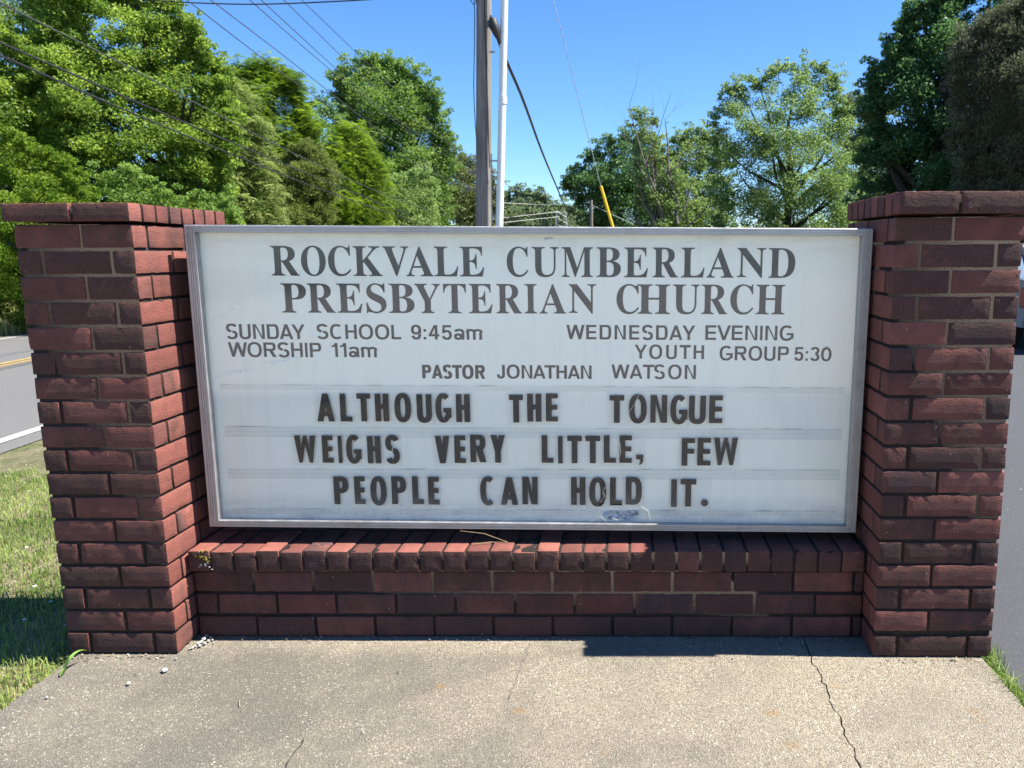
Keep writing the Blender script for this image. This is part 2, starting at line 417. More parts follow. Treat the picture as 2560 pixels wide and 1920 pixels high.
def crack_ribbon(pts, w):
    mb = MB(); n = len(pts); vs = []
    for k, (x, y) in enumerate(pts):
        ww = w * (.25 + abs(noise.noise(Vector((k * 1.7, 2, 1)))) * 1.8)
        vs += [(x - ww, y, .0012), (x + ww, y, .0012)]
    mb.add(vs, [(2 * k, 2 * k + 1, 2 * k + 3, 2 * k + 2) for k in range(n - 1)])
    return mb.build('crack', M_DIRT)
c1 = [(on_z(708, 1925).x + .012 * noise.noise(Vector((k * .8, 1, 4))), on_z(708, 1925).y - .25 + k * .02) for k in range(20)]
tag(crack_ribbon(c1, .0022), kind='structure')
c2 = [(on_z(1330, 1595).x - .0007 * k + .012 * noise.noise(Vector((k * .5, 7, 4))), .112 - k * .012) for k in range(34)]
tag(crack_ribbon(c2, .0009), kind='structure')

# ------------------------------------------------------------------ bricks
def brick(mb, x0, x1, y0, y1, z0, z1, soot=.3, flash=.3, rough=1., extra=(0, 0, 0)):
    r = .0023; rough *= .52
    jit = [random.uniform(-.0012, .0012) for _ in range(3)]
    hue, so2, fl = random.random(), min(1, max(0, random.gauss(soot, .2))), (random.random() if random.random() < flash else 0)
    L = [x1 - x0, y1 - y0, z1 - z0]
    def cuts(l):
        n = max(2, int(l / .017)); return [0, r] + [r + (l - 2 * r) * i / n for i in range(1, n)] + [l - r, l]
    cs = [cuts(l) for l in L]
    off = Vector((x0, y0, z0)); rot = random.uniform(-.006, .006); seed = random.uniform(0, 50)
    for ax in range(3):
        a, b = [(1, 2), (2, 0), (0, 1)][ax]
        for side in (0, 1):
            vs = []
            for u in cs[a]:
                for w in cs[b]:
                    p = [0, 0, 0]; p[ax] = L[ax] * side; p[a] = u; p[b] = w
                    q = [min(max(c, r), l - r) for c, l in zip(p, L)]
                    d = Vector([c - e for c, e in zip(p, q)])
                    if d.length > 1e-9: d = d.normalized() * r
                    p = Vector(q) + d
                    n1 = noise.noise_vector(p * 55 + Vector((seed, 0, 0))); n2 = noise.noise_vector(p * 16 + Vector((seed, 3, 1)))
                    edgek = sum(1 for c, l in zip(p, L) if c < r * 1.3 or c > l - r * 1.3)
                    p = p + n1 * (.0008 + .0008 * (edgek >= 2)) * rough + n2 * .0012 * rough
                    if edgek >= 2:
                        ch = noise.noise(p * 38 + Vector((seed, 9, 9)))
                        if ch > .25: p = p - d.normalized() * (ch - .25) * .012 * rough
                    p = p + Vector((p.z * rot, jit[1], jit[2] * .6 + p.x * rot * .3))
                    vs.append(p + off)
            nu, nw = len(cs[a]), len(cs[b])
            fs = [(i * nw + j, (i + 1) * nw + j, (i + 1) * nw + j + 1, i * nw + j + 1) for i in range(nu - 1) for j in range(nw - 1)]
            if not side: fs = [f[::-1] for f in fs]
            mb.add(vs, fs, 0, (hue, min(1, max(0, so2 + extra[ax] + (.38 if ax == 1 else 0))), fl, 1))  # front faces darkened: painted shade on top of their real soot

CH, JT = .0776, .0098                                   # course height, joint
def run(mb, axis, a0, a1, b0, b1, z0, z1, first, soot, flash, ln=.194):
    """bricks in a row along axis from a0 to a1; 'first' is the first brick's length"""
    a = a0; l = first
    while a < a1 - .015:
        e = min(a + l, a1)
        if a1 - e < .03: e = a1
        if axis == 'x': brick(mb, a, e, b0, b1, z0, z1, soot, flash)
        else: brick(mb, b0, b1, a, e, z0, z1, soot, flash, 1., (-.22, random.choice((.12, .35, .55)), 0))  # side faces painted lighter, as sunlit, by taking soot off
        a = e + JT; l = ln
def pillar(name, label, x0, mirror, dz, soot):
    root = tag(empty(name, (x0, -.012 if mirror else 0, 0)), label, 'brick pillar', 'brick pillars at both ends of the sign')
    W, D, H, LS = (.379, .52, .071, .202) if mirror else (.360, .52, .068, .194)
    mb = MB(); mb.box(.0062, W - .0062, .0062, D - .0062, 0, 18 * CH - .006 + dz, 1)
    fx = (lambda a, b: (W - b, W - a)) if mirror else (lambda a, b: (a, b))
    for k in range(18):                                # k = 0 is the lowest course
        z0 = k * CH + dz * (k > 0) + .002; z1 = z0 + CH - JT
        sk = soot + (.35 if k == 0 else 0) + (.1 if k > 12 else 0)
        if k % 2:                                       # two stretchers on the front
            for (y0, y1) in ((0, H), (D - H, D)):
                brick(mb, *fx(0, LS + .0005), y0, y1, z0, z1, sk, .45); brick(mb, *fx(LS + .0005 + JT, W), y0, y1, z0, z1, sk, .4, 1., (-.05, 0, 0))
            for b0 in (0, W - H): run(mb, 'y', H + JT, D - H - JT, b0, b0 + H, z0, z1, .194, sk, .3)
        else:                                           # header, stretcher, header
            for (y0, y1) in ((0, H), (D - H, D)):
                brick(mb, H + JT + .002, W - H - JT - .002, y0, y1, z0, z1, sk, .2)
            for b0 in (0, W - H): run(mb, 'y', 0, D, b0, b0 + H, z0, z1, .194, sk, .35)
    mb.build('brickwork', [M_BRICK, M_MORTAR], root, True, True)
    cp = MB(); n = 8; p = .0705; zc = 18 * CH + dz + .003; th = .063 if mirror else .0525
    y = -.022; oi, oo = (.001, .022) if mirror else (.009, .014)      # overhang on the inner and the outer side
    ca, cb = fx(-oo, W + oi)
    cp.box(ca + .006, cb - .006, -.014, y + n * p - .018, zc + .003, zc + th - .008, 1)
    for i in range(n):
        s1 = LS - .009 + random.uniform(-.004, .004)
        for (a, b) in (fx(-oo, s1), fx(s1 + JT, W + oi)):
            brick(cp, a, b, y + i * p, y + i * p + p - .011, zc, zc + th, soot + .02, .35, 1., (-.05, .25, .1))
    cp.build('cap', [M_BRICK, M_MORTAR], root, True, True)
    return root
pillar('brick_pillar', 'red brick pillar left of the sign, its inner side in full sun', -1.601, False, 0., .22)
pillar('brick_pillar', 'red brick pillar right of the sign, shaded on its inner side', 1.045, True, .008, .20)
# low wall
wall = tag(empty('low_brick_wall', (-.095, .115, 0)), 'low red brick wall with a sloping row of edge bricks under the sign', 'brick wall')
WX0, WX1 = -1.228 + .095, 1.040 + .095
mb = MB(); mb.box(WX0 + .004, WX1 - .004, .0065, .34, 0, .246, 1)
for k, first in enumerate((.194, .066, .194)):
    z0 = .004 + k * .0805
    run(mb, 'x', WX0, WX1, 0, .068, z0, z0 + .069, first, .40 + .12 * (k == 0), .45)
mb.build('brickwork', [M_BRICK, M_MORTAR], wall, True, True)
cp = MB(); n = 29; pw = (WX1 - WX0) / n
cp.box(WX0 + .003, WX1 - .003, -.0205, .34, .249, .3145, 1)
for i in range(n):
    x = WX0 + i * pw
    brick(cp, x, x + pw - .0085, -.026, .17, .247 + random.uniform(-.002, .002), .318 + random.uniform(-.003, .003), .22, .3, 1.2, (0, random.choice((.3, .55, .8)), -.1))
    brick(cp, x, x + pw - .0085, .181, .35, .247, .317, .5, .6)
cp.build('cap', [M_BRICK, M_MORTAR], wall, True, True)

def moss(par, spots, n, sx, sz, y, mats):
    for m_, cnt in mats:
        mb = MB()
        for _ in range(cnt):
            cx, cz = random.gauss(spots[0], sx), random.gauss(spots[1], sz); r = random.uniform(.0008, .0026)
            for k in range(3):
                a_ = random.uniform(0, 6.28); p = [(cx + r * math.cos(a_ + j * 1.257) * random.uniform(.7, 1.2), cz + r * math.sin(a_ + j * 1.257) * random.uniform(.7, 1.2)) for j in range(5)]
                mb.prism(p, y - random.uniform(.001, .0035), y + .004)
        mb.build('lichen', m_, par)
M_MOSSY, M_LICHW = mat_plain('yellow_green_moss', (.21, .18, .03), .95, var=.5, scale=90), mat_plain('white_lichen', (.42, .42, .38), .95, var=.3, scale=90)
moss(wall, (WX0 + .050, .296), 1, .014, .010, -.0265, ((M_MOSSY, 26),))
moss(wall, (WX0 + .046, .272), 1, .013, .007, -.0268, ((M_LICHW, 12),))
# leaf litter and grit caught along the foot of the wall: nobody could count it
mb = MB()
for _ in range(520):
    k = random.random()
    if k < .42: x, y = random.uniform(-1.2, 1.03), .112 - abs(random.gauss(0, .012))
    elif k < .75: x, y = random.uniform(.45, 1.03), .112 - abs(random.gauss(0, .05))
    elif k < .9: x, y = random.uniform(-1.6, -1.25), -.006 - abs(random.gauss(0, .02))
    else: x, y = random.uniform(1.05, 1.4), -.018 - abs(random.gauss(0, .02))
    l, a_ = random.uniform(.002, .008), random.uniform(0, 3.14); w = l * random.uniform(.2, .6); ca, sa = math.cos(a_), math.sin(a_); z = random.uniform(-.001, .002)
    mb.add([(x - l * ca, y - l * sa, z), (x + w * sa, y - w * ca, z + .002), (x + l * ca, y + l * sa, z + random.uniform(0, .004)), (x - w * sa, y + w * ca, z + .001)], [(0, 1, 2, 3)], random.choice((0, 0, 1, 2)))
tag(mb.build('leaf_litter', [mat_plain('brown_litter', (.11, .085, .06), .95, var=.5, scale=120), mat_plain('grey_grit', (.30, .285, .26), .95, var=.4, scale=120), mat_plain('tan_litter', (.30, .22, .12), .95, var=.4, scale=120)]),
    'brown leaf litter and grit along the foot of the low wall', 'litter', kind='stuff')

# ------------------------------------------------------------------ the sign
SIGN_TILT = .0105
SO = Vector((-.083, .165, .3655))
sign = tag(empty('church_sign', SO), 'wide white changeable letter church sign in an aluminium frame between two brick pillars', 'sign')
sign.rotation_euler = (0, SIGN_TILT, 0)
SIG = Matrix.Translation(SO) @ Matrix.Rotation(SIGN_TILT, 4, 'Y'); SIGI = SIG.inverted()
def sl(x, y, depth):
    """photo pixel -> sign-local x,z on the plane lying 'depth' behind the frame front"""
    p = SIGI @ on_y(x, y, SO.y + depth); return p.x, p.z
HW, H = 1.107, 1.0175
FWS, FWT = .035, .0235
DP = .028                                                # panel depth
cab = MB(); cab.box(-HW + .004, HW - .004, .034, .24, .004, H - .004)
cab.build('cabinet', M_STEELBOX, sign)
def rail(p0, p1, inward, W):
    """mitred extrusion from p0 to p1 (x,z), profile runs 'inward'"""
    prof = [(0, .034), (0, .003), (.0025, 0), (.3, 0), (.32, .002), (.36, .002), (.38, 0), (.50, 0), (.52, .002), (.56, .002), (.58, 0), (.72, 0), (.74, .002), (.78, .002), (.80, .0002), (.97, .0002), (1, .002), (1, DP + .004)]
    prof = [(a * W if i > 2 else a, d) for i, (a, d) in enumerate(prof)]
    d = (Vector(p1) - Vector(p0)).normalized(); iv = Vector(inward)
    vs = []
    for base, sg in ((Vector(p0), 1), (Vector(p1), -1)):
        for a, y in prof:
            other = FWT if abs(d.y) > .5 else FWS
            q = base + iv * a + d * sg * (a / W * other)
            vs.append((q.x, y, q.y))
    n = len(prof); mb = MB()
    mb.add(vs, [(i, i + 1, n + i + 1, n + i) for i in range(n - 1)])
    return mb.build('frame_rail', M_ALU, sign)
g = .0004
rail((-HW, H), (HW, H), (0, -1), FWT); rail((-HW, 0), (HW, 0), (0, 1), FWT)
rail((-HW, g), (-HW, H - g), (1, 0), FWS); rail((HW, g), (HW, H - g), (-1, 0), FWS)
pm = MB(); pm.box(-HW + FWS - .004, HW - FWS + .004, DP, DP + .005, FWT - .004, H - FWT + .004)
panel = pm.build('face_panel', M_PANEL, sign)
# cover pane with the broken hole near the bottom
GD = .012
outer = [(-HW + FWS, FWT), (HW - FWS, FWT), (HW - FWS, H - FWT), (-HW + FWS, H - FWT)]
hole = [sl(x, y, GD) for x, y in ((1499, 1257), (1511, 1258), (1522, 1263), (1535, 1259), (1553, 1260), (1571, 1266), (1590, 1263), (1601, 1265), (1606, 1274), (1597, 1291), (1589, 1303), (1560, 1304), (1545, 1301), (1530, 1295), (1516, 1303), (1505, 1300), (1500, 1288), (1506, 1276), (1500, 1267))]
pts = [Vector((x, GD, z)) for x, z in outer]; hp = [Vector((x, GD, z)) for x, z in hole]
tri = tessellate_polygon([[Vector((p.x, p.z, 0)) for p in pts], [Vector((p.x, p.z, 0)) for p in hp]])
pane = MB(); pane.add(pts + hp, [tuple(t) for t in tri])
pane.build('cover_pane', M_PANE, sign)
gp = MB()
q = [sl(x, y, DP) for x, y in ((1506, 1281), (1530, 1276), (1556, 1279), (1590, 1275), (1598, 1283), (1592, 1296), (1570, 1300), (1548, 1294), (1528, 1299), (1512, 1293))]
gp.prism(q, DP - .0022, DP + .001)
gp.build('grime_patch', mat_plain('blue_grey_grime', (.36, .40, .44), .8, var=.75, scale=85), panel)
crk = MB()
for path in ([(1500, 1257), (1512, 1240), (1506, 1228), (1521, 1209), (1528, 1180), (1541, 1160), (1552, 1130), (1549, 1105)],
             [(1604, 1266), (1620, 1278), (1626, 1300)], [(1516, 1303), (1500, 1290), (1478, 1304)], [(1545, 1301), (1530, 1295)],
             [(1588, 1303), (1594, 1290), (1606, 1274), (1602, 1265)], [(1573, 1030), (1585, 1012), (1598, 985)]):
    q = [sl(x, y, GD - .001) for x, y in path]
    crk.tube([(x, GD - .001, z) for x, z in q], .0007, 5)
crk.build('crack_edge', mat_plain('broken_edge', (.62, .60, .52), .3), sign)

M_GLARE = NT('glare_paint')  # reflection streaks of the pane, painted as pale see-through slivers
_t = M_GLARE.n('BsdfTransparent'); _d = M_GLARE.n('BsdfDiffuse', {'Color': (.9, .92, .93, 1)})
_m = M_GLARE.n('MixShader', {'Fac': M_GLARE.math('MULTIPLY', M_GLARE.noise(M_GLARE.coord(), 60, 5, .7), .42), 1: _t.outputs[0], 2: _d.outputs[0]})
M_GLARE.t.links.new(_m.outputs[0], M_GLARE.out.inputs[0]); M_GLARE = M_GLARE.m
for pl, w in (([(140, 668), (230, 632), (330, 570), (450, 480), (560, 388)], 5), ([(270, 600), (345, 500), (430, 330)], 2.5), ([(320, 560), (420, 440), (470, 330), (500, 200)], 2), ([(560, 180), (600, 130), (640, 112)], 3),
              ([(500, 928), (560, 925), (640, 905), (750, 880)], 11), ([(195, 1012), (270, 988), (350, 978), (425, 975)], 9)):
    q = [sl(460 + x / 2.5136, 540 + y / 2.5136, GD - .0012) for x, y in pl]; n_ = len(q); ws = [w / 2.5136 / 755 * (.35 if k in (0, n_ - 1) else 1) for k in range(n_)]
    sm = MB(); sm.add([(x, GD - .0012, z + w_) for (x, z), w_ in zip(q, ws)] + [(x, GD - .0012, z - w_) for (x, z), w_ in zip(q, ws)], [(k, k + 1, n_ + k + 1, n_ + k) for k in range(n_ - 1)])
    sm.build('painted_glare', M_GLARE, sign)

# glyph building: polygon pieces in a unit-high box of width w
def ring(cx, cy, rx, ry, tx, ty, a0=0, a1=360, n=28, ex=2.35):
    out = []
    def pt(a, x, y):
        c, s = math.cos(a), math.sin(a)
        return (cx + x * math.copysign(abs(c) ** (2 / ex), c), cy + y * math.copysign(abs(s) ** (2 / ex), s))
    for i in range(n):
        b0, b1 = math.radians(a0 + (a1 - a0) * i / n), math.radians(a0 + (a1 - a0) * (i + 1) / n)
        out.append([pt(b0, rx, ry), pt(b1, rx, ry), pt(b1, rx - tx, ry - ty), pt(b0, rx - tx, ry - ty)])
    return out
def rc(x0, x1, y0, y1): return [(x0, y0), (x1, y0), (x1, y1), (x0, y1)]
def gothic(ch, w, s=.205, h=.175):
    c = w / 2
    bowl = lambda x0, x1, y0, y1: [rc(x0, x1 - (y1 - y0) * .42, y1 - h, y1), rc(x0, x1 - (y1 - y0) * .42, y0, y0 + h)] + \
        ring(x1 - (y1 - y0) * .42, (y0 + y1) / 2, (y1 - y0) * .42, (y1 - y0) / 2, s, h, -90, 90, 16, 2.4)
    E = {'I': lambda: [rc(0, w, 0, 1)],
         'L': lambda: [rc(0, s, 0, 1), rc(s, w, 0, h)],
         'T': lambda: [rc(0, w, 1 - h * 1.1, 1), rc(c - s / 2, c + s / 2, 0, 1 - h * 1.1)],
         'H': lambda: [rc(0, s, 0, 1), rc(w - s, w, 0, 1), rc(s, w - s, .44, .44 + h)],
         'E': lambda: [rc(0, s, 0, 1), rc(s, w, 0, h), rc(s, w - .02, .42, .42 + h), rc(s, w, 1 - h, 1)],
         'F': lambda: [rc(0, s, 0, 1), rc(s, w - .02, .44, .44 + h), rc(s, w, 1 - h, 1)],
         'A': lambda: [[(0, 0), (s * 1.02, 0), (c + .09, 1), (c - .10, 1)], [(w - s * 1.02, 0), (w, 0), (c + .10, 1), (c - .09, 1)], rc(w * .25, w * .75, .19, .19 + h)],
         'V': lambda: [[(0, 1), (s * 1.02, 1), (c + .09, 0), (c - .10, 0)], [(w - s * 1.02, 1), (w, 1), (c + .10, 0), (c - .09, 0)]],
         'Y': lambda: [[(0, 1), (s * 1.05, 1), (c + .10, .40), (c - .10, .40)], [(w - s * 1.05, 1), (w, 1), (c + .10, .40), (c - .10, .40)], rc(c - s / 2, c + s / 2, 0, .41)],
         'N': lambda: [rc(0, s * .93, 0, 1), rc(w - s * .93, w, 0, 1), [(s * .55, 1), (s * 1.1, 1), (w - s * .55, 0), (w - s * 1.1, 0)]],
         'W': lambda: [[(0, 1), (s, 1), (w * .33, 0), (w * .18, 0)], [(w * .18, 0), (w * .33, 0), (w * .58, 1), (w * .42, 1)],
                       [(w * .42, 1), (w * .58, 1), (w * .82, 0), (w * .67, 0)], [(w - s, 1), (w, 1), (w * .82, 0), (w * .67, 0)]],
         'O': lambda: ring(c, .5, c, .53, s, h, 0, 360, 40),
         'D': lambda: [rc(0, s, 0, 1), rc(s, w - .30, 1 - h, 1), rc(s, w - .30, 0, h)] + ring(w - .30, .5, .30, .5, s, h, -90, 90, 18, 2.7),
         'U': lambda: [rc(0, s, .28, 1), rc(w - s, w, .28, 1)] + ring(c, .28, c, .31, s, h, 180, 360, 20),
         'C': lambda: ring(c, .5, c + .01, .53, s, h, 52, 308, 34),
         'G': lambda: ring(c, .5, c, .53, s, h, 48, 318, 34) + [rc(w - s, w, .14, .50), rc(c + .0, w - s, .50 - h * .9, .50)],
         'P': lambda: [rc(0, s, 0, 1)] + bowl(s, w, .40, 1),
         'R': lambda: [rc(0, s, 0, 1)] + bowl(s, w - .01, .42, 1) + [[(c - .06, .44), (c + .17, .44), (w + .01, 0), (w - .22, 0)]],
         'S': lambda: ring(c, .735, c, .295, s * .98, h, 22, 265, 22) + ring(c, .265, c, .295, s * .98, h, -158, 85, 22),
         '.': lambda: ring(c, c, c, c, c - .001, c - .001, 0, 360, 20, 2),
         ',': lambda: [rc(0, w, .55, 1), [(w * .45, .55), (w, .55), (w * .95, .25), (w * .55, 0), (w * .4, .05), (w * .6, .3)]]}
    return E[ch]()

def put_glyph(mb, polys, x0, z0, sx, sz, yb, th):
    for i, p in enumerate(polys):
        q = [(x0 + a * sx, z0 + b * sz) for a, b in p]
        mb.prism(q, yb - th - .00004 * (i % 7), yb)

# font text -> flat outlines (Blender's own built-in face and its fall-backs)
def text_mesh(s, offset=0., spacing=1.):
    c = bpy.data.curves.new('t', 'FONT'); c.body = s; c.offset = offset; c.space_character = spacing; c.resolution_u = 6
    c.extrude = .01
    o = bpy.data.objects.new('t', c); COL.objects.link(o); bpy.context.view_layer.update()
    m = o.evaluated_get(bpy.context.evaluated_depsgraph_get()).to_mesh()
    v = np.array([x.co[:] for x in m.vertices]); f = [tuple(p.vertices) for p in m.polygons]
    bpy.data.objects.remove(o); bpy.data.curves.remove(c)
    return v, f
def put_text(mb, s, x0, x1, z0, z1, yb, th, offset=0., spacing=1.):
    v, f = text_mesh(s, offset, spacing)
    a, b = v[:, :2].min(0), v[:, :2].max(0)
    v = np.stack([x0 + (v[:, 0] - a[0]) / (b[0] - a[0]) * (x1 - x0), yb - th / 2 - v[:, 2] / .02 * th, z0 + (v[:, 1] - a[1]) / (b[1] - a[1]) * (z1 - z0)], 1)
    mb.add(v, f)
ZP = 2.5136, 460, 540
ZQ = 2.4578, 1300, 540
def span(z, l, r): return z[1] + l / z[0], z[1] + r / z[0]
def serif_row(letters, cut, top, bot):
    for part in (letters[:cut], letters[cut:]): serif_word(part, top, bot)
def serif_word(letters, top, bot):
    """letters: (char, px left, px right); top / bot: ((x,y),(x,y)) photo pixels of cap line and base line"""
    mb = MB(); pd = DP - .0006
    (tx0, tz0), (tx1, tz1) = (sl(*p, pd) for p in top); (bx0, bz0), (bx1, bz1) = (sl(*p, pd) for p in bot)
    for ch, l, r in letters:
        xm = (l + r) / 2; y = (top[0][1] + bot[0][1]) / 2
        x0, x1 = sl(l, y, pd)[0], sl(r, y, pd)[0]; xc = (x0 + x1) / 2
        zt = tz0 + (tz1 - tz0) * (xc - tx0) / (tx1 - tx0); zb = bz0 + (bz1 - bz0) * (xc - bx0) / (bx1 - bx0)
        ov = .012 * (zt - zb) if ch in 'OCSU' else 0
        put_text(mb, chr(0x1D400 + ord(ch) - 65), x0, x1, zb - ov, zt + (ov if ch != 'U' else 0), pd + .0004, .0008)
    return mb.build('lettering', M_VINYL, panel)
r1 = [('R', *span(ZP, 545, 722)), ('O', *span(ZP, 735, 890)), ('C', *span(ZP, 905, 1048)), ('K', *span(ZP, 1063, 1245)), ('V', *span(ZP, 1250, 1412)), ('A', *span(ZP, 1395, 1565)), ('L', *span(ZP, 1572, 1722)), ('E', *span(ZP, 1732, 1885)),
      ('C', 460 + 2028 / 2.5136, 1300 + 50 / 2.4578), ('U', *span(ZQ, 72, 237)), ('M', *span(ZQ, 255, 447)), ('B', *span(ZQ, 470, 620)), ('E', *span(ZQ, 640, 787)), ('R', *span(ZQ, 815, 972)), ('L', *span(ZQ, 990, 1135)), ('A', *span(ZQ, 1148, 1315)), ('N', *span(ZQ, 1335, 1512)), ('D', *span(ZQ, 1527, 1692))]
serif_row(r1, 8, ((685, 614.5), (1980, 620.5)), ((690, 689), (1975, 695)))
r2 = [('P', *span(ZP, 612, 768)), ('R', *span(ZP, 775, 948)), ('E', *span(ZP, 960, 1118)), ('S', *span(ZP, 1145, 1270)), ('B', *span(ZP, 1287, 1447)), ('Y', *span(ZP, 1450, 1610)), ('T', *span(ZP, 1630, 1772)), ('E', *span(ZP, 1790, 1938)), ('R', *span(ZP, 1963, 2122)), ('I', *span(ZQ, 28, 103)), ('A', *span(ZQ, 120, 283)), ('N', *span(ZQ, 300, 468)),
      ('C', *span(ZQ, 593, 732)), ('H', *span(ZQ, 722, 922)), ('U', *span(ZQ, 938, 1103)), ('R', *span(ZQ, 1115, 1275)), ('C', *span(ZQ, 1293, 1435)), ('H', *span(ZQ, 1450, 1628))]
serif_row(r2, 12, ((710, 708.5), (1955, 712)), ((715, 781.5), (1955, 786)))
ADV = {'S': .80, 'U': .82, 'N': .83, 'D': .86, 'A': .96, 'Y': .94, 'C': .92, 'H': .81, 'O': 1.0, 'L': .68, 'W': 1.34, 'R': .86, 'I': .17, 'P': .80, 'E': .74,
       'V': .94, 'G': .96, 'T': .86, 'J': .62, '9': .68, '4': .72, '5': .68, '1': .42, '3': .68, '0': .68, ':': .17, 'a': .70, 'm': 1.04, ' ': .3}
def grotesk(ch, w, s, h):
    c = w / 2
    X = {'J': lambda: [rc(w - s, w, .26, 1)] + ring(c, .26, c, .285, s, h, 175, 360, 18),
         '0': lambda: ring(c, .5, c, .515, s, h, 0, 360, 32),
         '1': lambda: [rc(w - s, w, 0, 1), [(0, .70), (w - s, .74), (w - s, 1), (w - s * .85, 1), (w * .3, .84), (0, .82)]],
         '4': lambda: [rc(0, w, .22, .22 + h), rc(w * .58, w * .58 + s, 0, 1), [(0, .30), (w * .50, 1), (w * .60 + s * .4, 1), (s * .95, .30)]],
         '5': lambda: [rc(.08, w - .04, 1 - h, 1), [(.02, .45), (s, .45), (s + .05, 1), (.08, 1)]] + ring(c, .325, c, .34, s, h, -165, 140, 26),
         '3': lambda: ring(c, .745, c * .95, .27, s, h, -80, 165, 20) + ring(c, .28, c, .295, s, h, -165, 85, 22),
         '9': lambda: ring(c, .675, c, .34, s, h, 0, 360, 30) + [[(w - s, .42), (w, .42), (w, .70), (w - s, .70)]] + ring(c, .38, c, .395, s, h, -160, 0, 18),
         ':': lambda: [rc(0, w, 0, .17), rc(0, w, .54, .71)],
         'a': lambda: [rc(w - s, w, .0, .5)] + ring(c, .51, c, .24, s, h, 0, 165, 16) + ring(w * .40, .215, w * .40, .225, s, h, 0, 360, 24),
         'm': lambda: [rc(0, s, 0, .735), rc(c - s / 2, c + s / 2, 0, .5), rc(w - s, w, 0, .5)] + ring(w * .25 + s * .12, .5, w * .25 + s * .38, .245, s, h, 0, 180, 14) + ring(w * .75 - s * .12, .5, w * .25 + s * .38, .245, s, h, 0, 180, 14)}
    if ch in X: return X[ch]()
    return gothic(ch, w, s, h)
def sans_row(words, s_=.185, h_=.15):
    for word, l, r, yt, yb, sp in words:
        pd = DP - .0006; mb = MB(); yy = (yt + yb) / 2
        x0, zt = sl(l, yt, pd); x1, zb = sl(r, yb, pd); zt = (sl(l, yt, pd)[1] + sl(r, yt, pd)[1]) / 2; zb = (sl(l, yb, pd)[1] + sl(r, yb, pd)[1]) / 2
        sz = zt - zb; pos = []; x = 0
        for i, ch in enumerate(word):
            if i:
                pr = word[i - 1] + ch
                x += .17 * sp - (.12 if any(q in 'AYVTW' for q in pr) else 0) - (.13 if pr in ('AY', 'WA', 'AT', 'TS', 'LT') else 0) - (.03 if any(q in 'OCGS' for q in pr) else 0) - (.02 if ch.islower() else 0)
            pos.append(x); x += ADV[ch]
        k = (x1 - x0) / x
        for ch, px in zip(word, pos):
            w = ADV[ch] * k / sz
            put_glyph(mb, grotesk(ch, w, s_, h_), x0 + px * k, zb, sz, sz, pd + .0004, .0007)
        mb.build('lettering', M_VINYL, panel)
sans_row([('SUNDAY', *span(ZP, 262, 762), 810.5, 847.5, 1.), ('SCHOOL', *span(ZP, 832, 1365), 811.5, 847.5, 1.05), ('9:45am', *span(ZP, 1425, 1873), 813, 849, 1.)])
sans_row([('WORSHIP', *span(ZP, 275, 865), 856.5, 892.5, 1.), ('11am', *span(ZP, 925, 1212), 858, 893, 1.)])
sans_row([('WEDNESDAY', *span(ZQ, 285, 1075), 813, 849, 1.5), ('EVENING', *span(ZQ, 1140, 1680), 814, 850.5, 1.1)])
sans_row([('YOUTH', *span(ZQ, 705, 1130), 862.5, 897, 2.0), ('GROUP', *span(ZQ, 1228, 1650), 866, 901, 1.1)])
sans_row([('5:3', *span(ZQ, 1687, 1838), 868, 902, 1.0), ('0', *span(ZQ, 1852, 1912), 869, 903, 1.)])
sans_row([('PASTOR', *span(ZP, 1495, 1892), 912.5, 946.5, 1.)], .235, .185)
sans_row([('JONATHAN', 460 + 1965 / 2.5136, 1300 + 440 / 2.4578, 913, 946.5, 1.05)], .20, .155)
sans_row([('WATSON', *span(ZQ, 562, 1080), 912, 947, 1.6)])
# smudges left on the panel
M_SMUDGE = mat_plain('grey_smudge', (.42, .44, .45), .8, var=.4, scale=90)
for (x, y, w, h_) in ((1358, 592, 28, 8), (2062, 865, 10, 4)):
    sm = MB(); x0, zt = sl(x, y, DP - .0003); x1, zb = sl(x + w, y + h_, DP - .0003); m_ = (zt + zb) / 2
    sm.prism([(x0 + (x1 - x0) * a, zb + (zt - zb) * b) for a, b in ((0, .5), (.15, .2), (.3, 0), (.45, .25), (.7, .3), (1, .45), (.9, .7), (.6, 1), (.4, .8), (.2, .9))], DP - .0006, DP + .001)
    sm.build('smudge', M_SMUDGE, panel)
